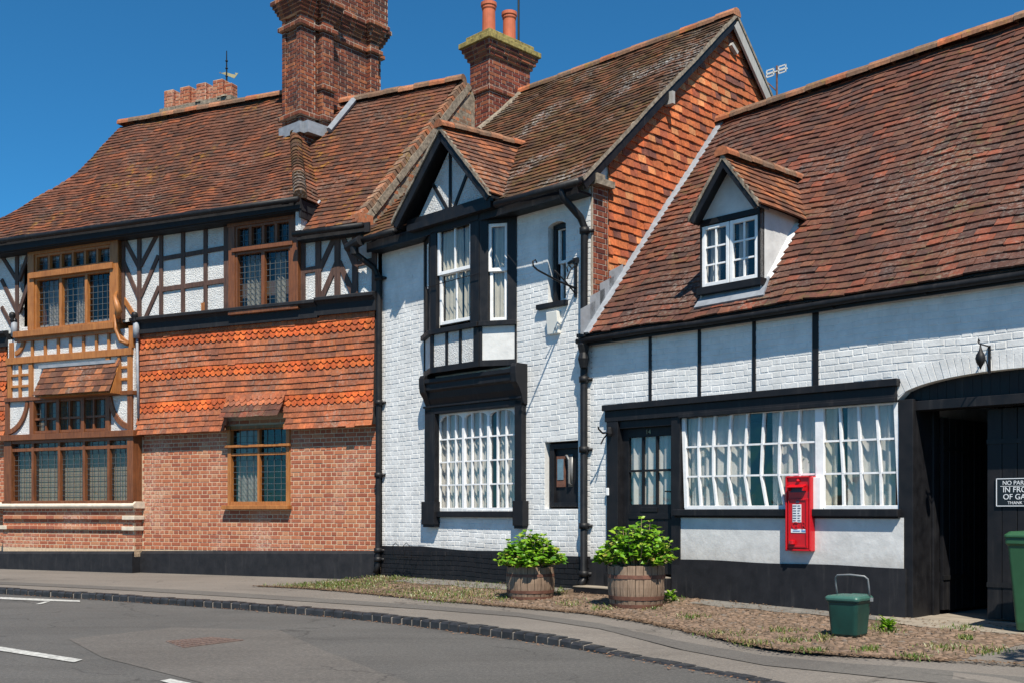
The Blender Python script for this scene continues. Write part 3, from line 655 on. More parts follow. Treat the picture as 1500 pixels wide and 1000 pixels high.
m.build('plinth', M['black'], WH)
m = MB(); bricks(m, front, -4.56, -.0, .0, .52, (), .031, .004, .0025, und=.012); m.build('plinth_brickwork', M['black'], WH)
# gable: hung tiles, quoin pier, barge boards
Mg = lambda u, v, w: (w, u, v)       # gable face: u into the depth, v up, w outward (+x)
def zf(y): return 5.56 + (y + .33) * .93      # front slope height at depth y
def zb(y): return 8.97 - (y - 3.34) * .95
m = MB(); tiles(m, Mg, lambda z: (.34, (8.97 - z) / .95 + 3.34 - .03), 3.4, 8.86, .118, .178, .021, keep=lambda u, v: v < zf(u) - .13 and v < zb(u) - .13, off=.02, jv=.008, jw=.006)
m.build('hung_tiles', M['hang'], WH)
m = MB(); bricks(m, Mg, .02, .32, 3.0, 5.62, (), .03, .006, .002, bond='flemish'); m.mi = 1; m.box(-.01, .03, .0, .33, 3.0, 5.64); m.build('quoin_pier', [M['brick3'], M['mortar2']], WH)
m = MB(); m.box(-.02, .16, -.05, .12, 5.56, 5.70); m.box(-.02, .12, .12, .38, 5.58, 5.67); m.build('corbel_stone', M['cement'], WH)
m = MB(); bm = lambda a, b, wd, x0, x1: m.beam(Mg, a, b, wd, x0, x1)
bm((-.28, zf(-.28) - .11), (3.34, zf(3.34) - .11), .13, .10, .135); m.build('barge_board', M['black'], WH)
m = MB(); m.beam(Mg, (3.36, zb(3.36) - .12), (6.6, zb(6.6) - .12), .19, .10, .14); m.build('barge_board', M['greywood'], WH, 'weathered grey barge board on the rear slope')
m = MB(); m.beam(Mg, (1.62, zf(1.62) - .30), (1.62, zf(1.62) - .12), .06, .02, .20); m.build('purlin_end', M['greywood'], WH)
m = MB(); m.beam(Mg, (3.30, 8.50), (3.46, 8.40), .06, .02, .1); m.build('purlin_end', M['greywood'], WH)
# roof
ca, sa = math.cos(R_(42.9)), math.sin(R_(42.9))
def sagM(u, v): return .022 * math.sin(u * 1.3 + 1) * math.sin(v * .63) + .010 * math.sin(u * 3.1 + v * 1.1) + .006 * math.sin(u * 7 + v * 3)
def SM(u, v, w): return (u, -.33 + v * ca - w * sa, 5.56 + v * sa + w * ca - .02 * min(0, u) + sagM(u, v))
def in_dorm(u, v):   # where the bay's gable roof covers the main roof
    y = -.33 + v * ca; z = 5.56 + v * sa; hw = 1.14 * (1 - (z - 5.65) / 1.5); return z < 7.1 and abs(u + 2.53) < hw and True
m = MB(); tiles(m, SM, lambda v: (-4.78 - .08 * (v * ca - .13), .15), 0, 5.02, .125, .165, .021, keep=lambda u, v: not (abs(u + 2.53) < .78 and v < .9) and not (u < -4.55 and 2.35 < -.33 + v * ca), jv=.006, jw=.005)
m.mi = 1; deck(m, SM, lambda v: (-4.84 - .08 * (v * ca - .13), .13), 0, 5.0, -.03, skip=lambda u, v: abs(u + 2.53) < .85 and v < 1.0)
m.poly([(-4.8, 3.34, 8.95), (.13, 3.34, 8.95), (.13, 7.3, 5.2), (-4.8, 7.3, 5.2)])
rf = m.build('roof', [M['roofM'], M['dark']], WH)
m = MB(); ridge(m, (-4.6, 3.34, 9.03), (.16, 3.34, 8.95), .115, .32); m.build('ridge_tiles', M['ridge'], WH)
m = MB(); 
for i in range(40):      # mortared verge
    v0_, v1_ = 5.0 * i / 40, 5.0 * (i + 1) / 40; j0 = rnd.uniform(-.004, .004)
    m.hexa([SM(.10, v0_, -.045 + j0), SM(.155, v0_, -.045 + j0), SM(.155, v1_, -.045), SM(.10, v1_, -.045), SM(.10, v0_, .004), SM(.152 + j0, v0_, .004), SM(.152, v1_, .004), SM(.10, v1_, .004)])
y_ = 3.34
for i in range(26):
    a, b = 3.34 + 3.3 * i / 26, 3.34 + 3.3 * (i + 1) / 26; m.hexa([(.10, a, zb(a) - .03), (.155, a, zb(a) - .03), (.155, b, zb(b) - .03), (.10, b, zb(b) - .03), (.10, a, zb(a) + .03), (.155, a, zb(a) + .03), (.155, b, zb(b) + .03), (.10, b, zb(b) + .03)])
m.build('verge_mortar', M['cement'], WH)
for a, b in (((.16, -.41, 5.50), (-1.43, -.41, 5.52)), ((-3.72, -.41, 5.57), (-4.62, -.41, 5.58))): m = MB(); m.tube([a, b], .052, 10); m.build('gutter', M['iron'], WH, smooth=True)
m = MB(); m.box(-4.6, .02, -.30, -.27, 5.40, 5.56); m.box(-4.6, .02, -.27, .0, 5.42, 5.45); m.build('eaves_board', M['black'], WH)
# party parapet of tumbled bricks at the left end
xpw = lambda y: -4.76 - .08 * (y + .2)
m = MB(); p0 = Vector((0, -.22, 6.03)); p1 = Vector((0, 2.30, 9.04)); Lp = (p1 - p0).length; dp = (p1 - p0) / Lp; npp = Vector((0, -dp.z, dp.y)); k = int(Lp / .085)
def pbox(mb, a0, a1, lo, hi, x0, x1):
    q = [(a0, lo), (a1, lo), (a1, hi), (a0, hi)]; P_ = [a + npp * h for a, h in q]; mb.hexa([(xpw(p.y) + x0, p.y, p.z) for p in P_] + [(xpw(p.y) + x1, p.y, p.z) for p in P_])
for i in range(k):
    c = p0 + dp * (Lp * i / k); pbox(m, c, c + dp * .072, -.15, .09 + rnd.uniform(-.014, .012), -.22 + rnd.uniform(-.012, .01), .0 + rnd.uniform(-.01, .01))
m.build('party_parapet', M['ridge'], WH)
m = MB(); pbox(m, p0, p1, -.75, .02, -.21, -.012)
for i in range(18):
    a, b = p0 + dp * (Lp * i / 18), p0 + dp * (Lp * (i + 1) / 18 + .01); pbox(m, a, b, -.12, -.0 + rnd.uniform(-.015, .01), -.015, .02 + rnd.uniform(-.01, .012))
m.build('parapet_fillet', M['cement'], WH)
m = MB()
Mq = lambda u, v, w: (xpw(u) + w, u, v)
bricks(m, Mq, -.1, 2.4, 5.7, 9.0, (), -.02, .008, .003, keep=lambda u, v: v < 6.03 + (u + .22) * 1.195 - .06); m.build('parapet_brickwork', M['ridge'], WH)
m = MB(); m.box(-4.98, -4.75, -.34, -.05, 5.76, 6.08); m.build('kneeler', M['ridge'], WH)
# bay window
ya = -.28; bx0, bx1 = -2.985, -1.90; cx1 = -1.41; cx0 = -3.475
def cant(p, q):
    dx, dy = q[0] - p[0], q[1] - p[1]; l = math.hypot(dx, dy); ex = (dx / l, dy / l); nx = (ex[1], -ex[0])
    return (lambda u, v, w: (p[0] + ex[0] * u + nx[0] * w, p[1] + ex[1] * u + nx[1] * w, v)), l
CR, lc = cant((bx1, ya), (cx1, 0)); CL, _ = cant((cx0, 0), (bx0, ya)); BF = lambda u, v, w: (u, ya - w, v)
BAY = MB(); m = BAY
z_b, z_s, z_t = 3.27, 3.90, 5.62
for Mf, u0, u1 in ((BF, bx0, bx1), (CR, 0, lc), (CL, 0, lc)):
    m.mbox(Mf, u0, u1, z_s - .05, z_s + .02, -.05, .07)        # sill rail
    m.mbox(Mf, u0, u1, z_b, z_b + .09, -.05, .025); m.mbox(Mf, u0, u1, z_t - .20, z_t, -.05, .03)
sw = rcm(FR, 640, 690, (331, 323), (476, 468), .28)
m.mbox(BF, bx0, sw[0], z_s + .02, z_t - .2, -.05, .02); m.mbox(BF, sw[1], bx1, z_s + .02, z_t - .2, -.05, .02); m.mbox(BF, sw[0], sw[1], sw[3], z_t - .2, -.05, .018)
m.mbox(BF, bx0 - .02, sw[1] + .1, sw[3] + .03, sw[3] + .09, .02, .09)
m.mbox(BF, bx0, bx0 + .06, z_b + .09, z_s - .05, -.05, .02); m.mbox(BF, bx1 - .12, bx1, z_b + .09, z_s - .05, -.05, .02)
for px in (655, 675): x = FR.at(px, 500, ya)[0]; m.mbox(BF, x - .025, x + .025, z_b + .09, z_s - .05, -.04, .02)
for Mf in (CR, CL):
    m.mbox(Mf, 0, .13, z_s + .02, z_t - .2, -.05, .02); m.mbox(Mf, .42, lc, z_s + .02, z_t - .2, -.05, .02); m.mbox(Mf, .13, .42, 5.36, z_t - .2, -.05, .018)
    m.mbox(Mf, 0, .04, z_b + .09, z_s - .05, -.05, .02); m.mbox(Mf, lc - .03, lc, z_b + .09, z_s - .05, -.05, .02)
bay = m.build('bay_window', M['black'], WH, bevel=.004)
m = MB(); m.mbox(BF, bx0 + .05, bx1 - .1, z_b + .05, z_s - .05, -.05, 0.); m.build('bay_panel', M['rough'], bay)
for Mf in (CR, CL): m = MB(); m.mbox(Mf, .035, lc - .025, z_b + .05, z_s - .05, -.05, 0.); m.build('bay_panel', M['render'], bay)
for z in (z_b, z_t - .01): m = MB(); m.poly([(cx0, 0, z), (bx0, ya, z), (bx1, ya, z), (cx1, 0, z)]); m.build('bay_soffit', M['black'], bay)
def sash(root, Mf, u0, u1, v0, v1, w, cols, fr=.045, cm='curtain', curt=((0, 1),), drop_=0.):
    vm = (v0 + v1) / 2 + .03; a = window(root, Mf, u0, u1, vm - .02, v1, w, cols, 1, M['wpaint'], fr, .022, .045, curt=curt, cm=cm, cw=.055, name='sash')
    b = window(root, Mf, u0 + .012, u1 - .012, v0, vm + .02, w - .035, cols, 1, M['wpaint'], fr, .022, .045, curt=curt, cm=cm, cw=.03, name='sash'); return a, b
sash(WH, BF, sw[0], sw[1], sw[2], sw[3], -.01, 2, cm='cream', curt=((0, .62), (.7, 1)))
sash(WH, CR, .13, .42, 3.93, 5.35, -.01, 1, cm='cream', curt=((.05, 1),))
sash(WH, CL, .13, .42, 3.93, 5.35, -.01, 1, cm='cream')
m = MB(); zc_ = FR.at(690, 405, ya)[1]; m.tube([(bx0 - .1, ya - .05, zc_ - .03), (-1.86, ya - .06, zc_ + .0)], .006, 5); m.build('window_rail', M['iron'], bay)
# gable over the bay
gx0, gx1, gxa, zf0, zfa = -3.64, -1.43, -2.50, 5.66, 6.86
yf = -.53
m = MB(); gp = [(gx0 + .3, 5.62), (gx1 - .25, 5.62), (gxa, 6.66)]; m.poly([(p[0], -.30, p[1]) for p in gp]); m.build('gable_panel', M['rough'], WH)
m = MB(); G_ = lambda u, v, w: (u, -.30 - w, v)
m.beam(G_, (gxa - .015, 5.64), (gxa - .015, 6.70), .045, 0, .025); 
m.beam(G_, (gxa - .05, 5.66), (gxa - .42, 6.16), .05, 0, .023); m.beam(G_, (gxa + .05, 5.66), (gxa + .36, 6.14), .05, 0, .023)
m.mbox(G_, gx0 + .15, gx1 - .1, 5.60, 5.70, -.02, .06); m.mbox(G_, gx0 + .22, gx1 - .1, 5.50, 5.60, -.02, .12)
m.build('gable_timber', M['black'], WH)
m = MB(); F_ = lambda u, v, w: (u, yf - w, v)
m.beam(F_, (gx0 + .05, zf0 - .05), (gxa, zfa - .10), .15, -.035, .0); m.beam(F_, (gxa, zfa - .10), (gx1 - .04, zf0 - .05), .12, -.036, .0)
for sx in (-1, 1):      # soffit boards under the overhang
    e = gx0 if sx < 0 else gx1
    m.hexa([(e, yf + .03, zf0 - .06), (gxa, yf + .03, zfa - .07), (gxa, -.25, zfa - .07), (e, -.25, zf0 - .06), (e, yf + .03, zf0 - .02), (gxa, yf + .03, zfa - .03), (gxa, -.25, zfa - .03), (e, -.25, zf0 - .02)])
m.build('barge_board', M['black'], WH)
rise = .16
def dormer_roof(root, gx0, gx1, gxa, z0, za, yf, yint, sfun, mat, g=.115, name='dormer_roof'):
    """two tiled slopes; yint(z) = depth at which the height z meets the main roof"""
    m = MB()
    for e in (gx0, gx1):
        l = math.hypot(gxa - e, za - z0); ux, uz = (gxa - e) / l, (za - z0) / l; sgn = 1 if e > gxa else -1; nx, nz = sgn * uz, abs(ux)
        def S(u, v, w, e=e, ux=ux, uz=uz, nx=nx, nz=nz): return (e + ux * v + nx * w, u, z0 + uz * v + nz * w + rise * (u - yf) * .5 * (v / l) + .006 * math.sin(u * 5 + v * 4))
        def lim(v, uz=uz, l=l):
            z = z0 + uz * v; y = yint(z); y = yint(z + rise * (y - yf) * .5 * v / l); return (yf - .02, y + .06)
        m.mi = 0; tiles(m, S, lim, 0, l, g, .165, .021, jv=.005, jw=.003)
        m.mi = 1; deck(m, S, lambda v: (yf, lim(v)[1]), 0, l, -.015, 6, 6); deck(m, S, lambda v: (yf, min(lim(v)[1], .0)), 0, l, -.035, 4, 3)
    o = m.build(name, [mat, M['black']], root)
    m = MB(); ridge(m, (gxa, yf - .03, za + .03), (gxa, yint(za + .12) + .05, za + .03 + rise * .5 * (yint(za) - yf)), .095, .24); m.build('ridge_tiles', M['ridge'], o)
    m = MB()
    for e in (gx0, gx1):
        k = 16
        for i in range(k):
            a, b = i / k, (i + 1) / k; j = rnd.uniform(-.006, .006)
            P = lambda t_, dz, dy: (e + (gxa - e) * t_, yf - .022 + dy, z0 + (za - z0) * t_ + dz)
            m.hexa([P(a, -.035, j), P(b, -.035, j), P(b, -.035, .05), P(a, -.035, .05), P(a, .03, j), P(b, .03, j), P(b, .03, .05), P(a, .03, .05)])
    m.build('verge_mortar', M['cement'], o); return o
yiM = lambda z: (z - 5.58) / .93 - .33
dormer_roof(WH, gx0, gx1, gxa, zf0, zfa, yf, yiM, None, M['roofD'], .115, 'gable_roof')
# lower window and its black surround
pl = FR.at(622, 700, -.10)[0]; pl2 = FR.at(640, 700, -.05)[0]; pr1 = FR.at(757, 700, -.05)[0]; pr2 = FR.at(771, 700, 0)[0]
zt_h = FR.at(755, 530, -.3)[1]; zb_w = lw[2]
m = MB(); m.mbox(front, pl, pl2, .95, 2.75, 0, .10); m.mbox(front, pr1, pr2, .95, 3.0, 0, .10); m.mbox(front, pl - .05, pl2 + .02, .94, 1.30, 0, .13); m.mbox(front, pr1 - .01, pr2 + .05, .94, 1.30, 0, .13)
m.mbox(front, pl - .03, pl2 + .01, .90, .95, 0, .11); m.mbox(front, pr1, pr2 + .03, .90, .95, 0, .11)
m.mbox(front, pl2, pr1, 1.06, 1.15, 0, .085)
ht0, ht1, pj = 2.70, 3.27, .24
m.mbox(front, pl, pr2, lw[3] - .01, lw[3] + .09, 0, .10); m.mbox(front, pl - .01, pr2 + .01, lw[3] + .09, lw[3] + .12, 0, .13)
a, b = FR.at(614, 560, -pj)[0], FR.at(773, 560, 0)[0]
pf = [(0, lw[3] + .10), (.10, lw[3] + .10), (.11, ht0 + .12), (.15, ht0 + .20), (.17, ht0 + .30), (.21, ht0 + .33), (.21, ht0 + .42), (.24, ht0 + .44), (.24, ht0 + .50), (0, ht0 + .54)]
m.prism(lambda u, v, w: (w, -u, v), pf, a + .06, b - .06)
for c0, c1 in ((a, a + .12), (b - .11, b)):         # scrolled corbels
    m.prism(lambda u, v, w: (w, -u, v), [(0, ht0 - .02), (.09, ht0), (.12, ht0 + .12), (.17, ht0 + .22), (.235, ht0 + .30), (.25, ht0 + .42), (.25, ht0 + .52), (.22, ht1), (0, ht1)], c0, c1)
m.build('window_surround', M['black'], WH, bevel=.006)
# three arched lights of three by four panes
m = MB(); W = M['wpaint']; u0, u1, v0, v1 = lw; fw = .05; m.mbox(front, u0, u1, v0, v0 + .055, -.06, -.005); m.mbox(front, u0, u0 + fw, v0, v1, -.06, -.007); m.mbox(front, u1 - fw, u1, v0, v1, -.06, -.007); m.mbox(front, u0, u1, v1 - .03, v1 + .02, -.06, -.006)
cw_ = (u1 - u0 - fw * 2) / 3
for i in range(3):
    a, b = u0 + fw + cw_ * i, u0 + fw + cw_ * (i + 1)
    if i: m.mbox(front, a - .025, a + .025, v0, v1, -.062, -.004)
    k = 10; pts = [(a, v1), ]
    arc = [(a + (b - a) * j / k, v1 - .03 - .10 * (1 - math.sqrt(max(0, 1 - ((2 * j / k - 1) ** 2)))) ) for j in range(k + 1)]
    for j in range(k): m.prism(front, [arc[j], arc[j + 1], (arc[j + 1][0], v1), (arc[j][0], v1)], -.055, -.009)
fo = m.build('window', W, WH)
m = MB()
for i in range(3):
    a, b = u0 + fw + cw_ * i, u0 + fw + cw_ * (i + 1)
    for j in (1, 2): x = a + (b - a) * j / 3; m.mbox(front, x - .012, x + .012, v0 + .05, v1 - .03, -.05, -.012)
for j in (1, 2, 3): z = v0 + .05 + (v1 - v0 - .10) * j / 4; m.mbox(front, u0 + fw, u1 - fw, z - .011, z + .011, -.048, -.014)
m.build('glazing_bars', W, fo)
m = MB(); m.poly([(u0, .045, v0), (u1, .045, v0), (u1, .045, v1), (u0, .045, v1)]); m.build('glass', M['glass'], fo)
for p, q in ((0, .42), (.40, .62), (.74, 1.0)): m = MB(); curtain(m, front, u0 + (u1 - u0) * p, u0 + (u1 - u0) * q, v0 - .05, v1 + .05, -.11, .08, .016); m.build('curtain', M['curtain'], fo, smooth=True)
# narrow sash, its brick reveal and sill
sash(WH, front, nw[0] + .10, nw[1], nw[2] + .03, nw[3] - .06, -.10, 2 if False else 1, .035, curt=((.1, 1),))
m = MB(); k = 8
for j in range(k):
    a, b = nw[0] + (nw[1] - nw[0]) * j / k, nw[0] + (nw[1] - nw[0]) * (j + 1) / k; g_ = lambda x: nw[3] - .10 * (1 - math.sqrt(max(0, 1 - (2 * (x - nw[0]) / (nw[1] - nw[0]) - 1) ** 2 * .8))); m.prism(front, [(a, g_(a)), (b, g_(b)), (b, nw[3] + .01), (a, nw[3] + .01)], -.12, .004)
m.build('arch_head', M['white'], WH)
m = MB(); m.mbox(front, nw[0] + .02, nw[1], nw[2], nw[3], -.125, -.11); m.mbox(front, nw[0] + .03, nw[0] + .10, nw[2], nw[3], -.12, -.03) ; m.build('window_backing', M['black'], WH) if False else None
m = MB(); m.mbox(front, nw[0] + .045, nw[0] + .10, nw[2] + .02, nw[3] - .05, -.13, -.06); m.mbox(front, nw[0] + .045, nw[1], nw[3] - .09, nw[3] - .03, -.13, -.06); m.build('sash_box', M['black'], WH)
m = MB(); a, b = FR.at(786, 445, -.05)[0], FR.at(829, 445, -.05)[0]; m.mbox(front, a, b, nw[2] - .07, nw[2] + .0, -.12, .07); m.build('window_sill', M['black'], WH, bevel=.006)
# hatch with mail plate
m = MB(); hb = .10; m.mbox(front, ha[0] + .02, ha[1] - .0, ha[2] + .02, ha[3] - .02, -.12, -hb)
m.mbox(front, ha[0] + .05, ha[0] + .13, ha[2] + .03, ha[3] - .03, -hb, -.05); m.mbox(front, ha[1] - .05, ha[1], ha[2] + .03, ha[3] - .03, -hb, -.05); m.mbox(front, ha[0] + .13, ha[1] - .05, ha[3] - .10, ha[3] - .03, -hb, -.052); m.mbox(front, ha[0] + .13, ha[1] - .05, ha[2] + .03, ha[2] + .09, -hb, -.052)
ht = m.build('hatch', M['black'], WH, bevel=.004)
m = MB(); q = rcm(FR, 816, 828, (668, 667), (713, 712), -.09); m.mbox(front, q[0], q[1], q[2], q[3], -hb, -hb + .02); m.build('brass_plate', M['rust'], ht)
m = MB(); m.mbox(front, q[0] + .02, q[1] - .02, q[2] + .10, q[3] - .04, -hb, -hb + .026); m.build('slot_plate', simple('worn steel', (.4, .4, .4), .3, metal=.8), ht)
m = MB(); x = q[1] + .075; z0_, z1_ = q[2] + .02, q[3]; m.tube([(x - .05, hb - .03, z1_), (x, hb - .06, z1_ + .0), (x + .03, hb - .05, z1_ - .06), (x + .03, hb - .05, z0_ + .03), (x + .05, hb - .02, z0_)], .016, 6); m.mbox(front, x - .02, x + .06, z0_ - .02, z1_ + .02, -hb, -hb + .008); m.build('pull_handle', simple('dull grey metal', (.2, .2, .2), .45, metal=.3), ht, smooth=True)
# downpipes
def downpipe(root, pts, r=.045, collars=(), label=None, name='downpipe'):
    m = MB(); m.tube(pts, r, 10); 
    for c in collars: m.tube([(c[0], c[1], c[2] - .04), (c[0], c[1], c[2] + .04)], r * 1.35, 10); m.box(c[0] - r * 2, c[0] + r * 2, c[1] + r * .6, c[1] + r * 1.2 + .03, c[2] - .02, c[2] + .02)
    return m.build(name, M['iron'], root, label, smooth=True)
xp = FR.at(856, 600, -.06)[0]; zh = FR.at(857, 495, -.1)[1]
downpipe(WH, [(xp - .1, -.40, 5.50), (xp - .1, -.38, 5.36), (xp + .0, -.14, 5.12), (xp + .01, -.07, 5.0), (xp, -.07, 3.6), (xp, -.07, .24), (xp + .0, -.09, .2), (xp + .0, -.16, .14)], .05, [(xp + .01, -.07, 4.95), (xp, -.07, FR.at(857, 555, -.07)[1]), (xp, -.07, FR.at(857, 620, -.07)[1] - .35), (xp, -.07, .95), (xp, -.07, .30)])
m = MB(); m.lathe((xp + .04, -.12, zh - .40), [(.05, 0), (.06, .04), (.08, .12), (.06, .2), (.085, .3), (.075, .38)], 12); m.box(xp - .02, xp + .12, -.2, -.05, zh + .0, zh + .05); m.build('hopper', M['iron'], WH, smooth=False)
xq = -4.60
downpipe(WH, [(xq - .12, -.46, 5.52), (xq - .12, -.44, 5.38), (xq + .0, -.16, 5.18), (xq + .06, -.10, 5.02), (xq + .05, -.08, 4.8), (xq + .02, -.08, .25), (xq + .0, -.12, .12)], .05, [(xq + .06, -.1, 5.0), (xq + .04, -.08, 2.95), (xq + .03, -.08, 1.75), (xq + .02, -.08, .5), (xq + .02, -.08, .35)])
m = MB(); m.tube([(xq - .3, -.46, 5.50), (xq + .05, -.46, 5.56)], .085, 12); m.tube([(xq - .12, -.46, 5.55), (xq - .12, -.46, 5.36)], .07, 12); m.build('hopper', M['iron'], WH)
# ---------------- stack of the white house
cx0_, cx1_ = -5.12, -4.60
cy0 = FR.ats(717, 160, cx1_)[0]; cy1 = FR.ats(776, 130, cx1_)[0]
zc = lambda py: FR.ats(717, py, cx1_)[1]
def stack_faces(x0, x1, y0, y1):
    return [(lambda u, v, w: (u, y0 - w, v), x0, x1), (lambda u, v, w: (x1 + w, u, v), y0, y1), (lambda u, v, w: (x0 - w, -u, v), -y1, -y0), (lambda u, v, w: (-u, y1 + w, v), -x1, -x0)]
def brick_stack(root, name, x0, x1, y0, y1, z0, z1, mats, bond='flemish', rot=None, bh=.0735):
    m = MB(); m.mi = 1; m.box(x0, x1, y0, y1, z0, z1); m.mi = 0
    for Mf, a, b in stack_faces(x0, x1, y0, y1): bricks(m, Mf, a, b, z0, z1, (), 0, .008, .003, bond=bond, bh=bh)
    return m.build(name, mats, root)
B3 = [M['brick3'], M['mortar2']]
zt_ = zc(80)
ch = brick_stack(WH, 'chimney', cx0_, cx1_, cy0, cy1, 7.6, zt_, B3)
for k, (o_, hh) in enumerate(((.04, .08), (.08, .08), (.11, .08))): brick_stack(ch, 'corbel_course', cx0_ - o_, cx1_ + o_, cy0 - o_, cy1 + o_, zt_ + k * .08, zt_ + k * .08 + hh, B3)
M['lichen'] = simple('lichened cap stone', (.24, .19, .06), .95, .55, 16, .6, .015)
m = MB(); z = zt_ + .24; m.box(cx0_ - .16, cx1_ + .16, cy0 - .16, cy1 + .16, z, z + .10); m.box(cx0_ - .06, cx1_ + .06, cy0 - .06, cy1 + .06, z + .10, z + .22); m.build('cap', M['lichen'], ch, bevel=.012)
zl = zc(128); brick_stack(ch, 'drip_course', cx0_ + .0, cx1_ + .035, cy0 - .035, cy1 + .03, zl - .04, zl + .035, B3)
for (px, dy_) in ((716, .18), (746, .66)):
    y_ = cy0 + dy_ + .06; x_ = -4.86
    X = x_; a = FR.ats(px, 50, x_)[0]; m = MB()
    m.lathe((x_, a, z + .2), [(.135, 0), (.135, .05), (.125, .1), (.12, .52), (.135, .55), (.135, .58), (.15, .60), (.15, .66), (.12, .67)], 20); m.build('chimney_pot', M['pot'], ch, smooth=False)
m = MB(); a = FR.ats(757, 20, -4.86)[0]; m.tube([(-4.86, a + .05, z), (-4.86, a + .05, z + 1.4)], .02, 6); m.build('flue_rod', M['iron'], ch)
m = MB()
q0, q1 = Vector((cx1_ + .02, cy0 - .28, SM(0, (cy0 - .28 + .33) / ca, 0)[2] + .1)), Vector((cx1_ + .03, 3.30, 9.0))
m.tube([q0, (q0 + q1) / 2 + Vector((.03, 0, -.02)), q1], .075, 7); m.tube([(cx0_ - .1, cy0 - .24, q0.z - .02), (cx1_ + .02, cy0 - .26, q0.z - .02)], .09, 7); m.build('cement_fillet', M['cement'], ch)
# ================= COTTAGE
zl0, zl1 = 2.34, 2.565
aC = FR.at(1312, 582)
AC, AH, AZ, AR = 5.53, 1.20, 2.34, .225
def arch_top(s):      # underside of the gate arch
    t_ = (s - AC) / AH; return AZ + AR * math.sqrt(max(0, 1 - t_ * t_)) if abs(t_) < 1 else None
def gate_hole(v):
    if v < AZ: return (4.33, AC + AH)
    k = 1 - ((v - AZ) / AR) ** 2
    return (AC - AH * math.sqrt(k), AC + AH * math.sqrt(k)) if k > 0 else None
m = MB(); chs = [(.30, 4.33, -.3, 2.50)]
wall(m, front, 0.0, 4.33, -.3, 3.62, [(.30, 4.33, -.31, 2.50)], 0, .0)
k = 26
for i in range(k):
    a, b = 4.33 + 2.4 * i / k, 4.33 + 2.4 * (i + 1) / k; za, zb_ = (arch_top(a) or AZ), (arch_top(b) or AZ); m.poly([(a, 0, za), (b, 0, zb_), (b, 0, 3.62), (a, 0, 3.62)]); m.poly([(a, 0, za), (a, .25, za), (b, .25, zb_), (b, 0, zb_)])
m.poly([(6.73, 0, -.3), (12, 0, -.3), (12, 0, 3.62), (6.73, 0, 3.62)]); m.poly([(12, 0, -.3), (12, 6.5, -.3), (12, 6.5, 3.6), (12, 3.0, 7.3), (12, 0, 3.6)]); m.poly([(0, 6.5, -.3), (12, 6.5, -.3), (12, 6.5, 3.7), (0, 6.5, 3.7)])
wc = m.build('wall', M['white'], CO)
m = MB(); bricks(m, front, 0.0, 8.2, .50, 3.60, [(.28, 4.34, -1, 2.56)], 0, .0036, .0018, und=.016, ju=.006, hole_fn=lambda v: (gate_hole(v - .17) or (0, 0)) if v > 2.3 else (4.3, AC + AH) )
n_ = 34
for i in range(n_):      # arch voussoirs, brick on edge
    x0_, x1_ = 4.34 + 2.38 * (i + .07) / n_, 4.34 + 2.38 * (i + .93) / n_; q = []
    for x in (x0_, x1_):
        z = arch_top(x) or AZ; nx = (x - AC) / AH * .45; q.append(((x, z), (x + nx * .2, z + .19)))
    h = .005 + rnd.uniform(-.002, .002); q = [q[0][0], q[1][0], q[1][1], q[0][1]]
    m.add([front(*p, 0) for p in q] + [front(*p, h) for p in q], [(4, 5, 6, 7), (0, 1, 5, 4), (1, 2, 6, 5), (2, 3, 7, 6), (3, 0, 4, 7)])
m.build('brickwork', M['white'], wc)
# vertical black studs
m = MB()
for px, yb in ((953, 588), (1025, 578), (1105, 572), (1195, 562)):
    x, z = FR.at(px, yb); wd = .045 + .03 * (px > 1150); m.mbox(front, x - wd / 2, x + wd / 2, 2.55, 3.55, -.02, .014)
m.build('stud', M['black'], CO)
m = MB(); m.mbox(front, .29, 4.33, zl0, zl1 - .08, -.05, .05); m.mbox(front, .27, 4.36, zl1 - .08, zl1, -.05, .09); m.mbox(front, 1.5, 4.33, zl0 - .02, zl0 + .03, -.05, .06); m.build('lintel', M['black'], CO, bevel=.006)
# door and posts
d = .05
sx = lambda px, dd=0.: FR.at(px, 700, -dd)[0]
m = MB(); m.mbox(front, .32, sx(908), .0, zl0, -.14, .045); m.mbox(front, sx(985), sx(998), .0, zl0, -.14, .03); m.mbox(front, sx(908), sx(985), 2.24, zl0, -.14, .01); m.mbox(front, .30, sx(908) + .02, .0, .34, -.14, .055); m.build('door_frame', M['black'], CO, bevel=.005)
da, db = sx(908), sx(985); dz0, dz1 = .34, 2.24; dw = -.06
g = rcm(FR, 921, 982, (634, 630), (737, 738), .06 * -1); g = (da + .10, db - .07, 1.24, 2.12)
m = MB(); m.mbox(front, da, g[0], dz0, dz1, dw - .045, dw); m.mbox(front, g[1], db, dz0, dz1, dw - .045, dw); m.mbox(front, g[0], g[1], g[3], dz1, dw - .045, dw - .001); m.mbox(front, g[0], g[1], dz0, g[2], dw - .045, dw - .008)
for i in range(1, 6): x = g[0] + (g[1] - g[0]) * i / 6; m.mbox(front, x - .004, x + .004, dz0 + .05, 1.05, dw - .02, dw - .004)
m.mbox(front, g[0], g[1], 1.05, 1.12, dw - .02, dw + .006)
dr = m.build('door', M['black'], CO, bevel=.003)
m = MB()
for i in (1, 2): x = g[0] + (g[1] - g[0]) * i / 3; m.mbox(front, x - .014, x + .014, g[2], g[3], dw - .04, dw - .003)
z = (g[2] + g[3]) / 2; m.mbox(front, g[0], g[1], z - .014, z + .014, dw - .038, dw - .004); m.build('glazing_bars', M['black'], dr)
m = MB(); m.poly([front(g[0], g[2], dw - .03), front(g[1], g[2], dw - .03), front(g[1], g[3], dw - .03), front(g[0], g[3], dw - .03)]); m.build('glass', M['glass'], dr)
m = MB(); curtain(m, front, g[0] - .02, g[1] + .02, g[2] - .03, g[3] + .03, dw - .06, .13, .02); m.build('curtain', M['curtain'], dr, smooth=True)
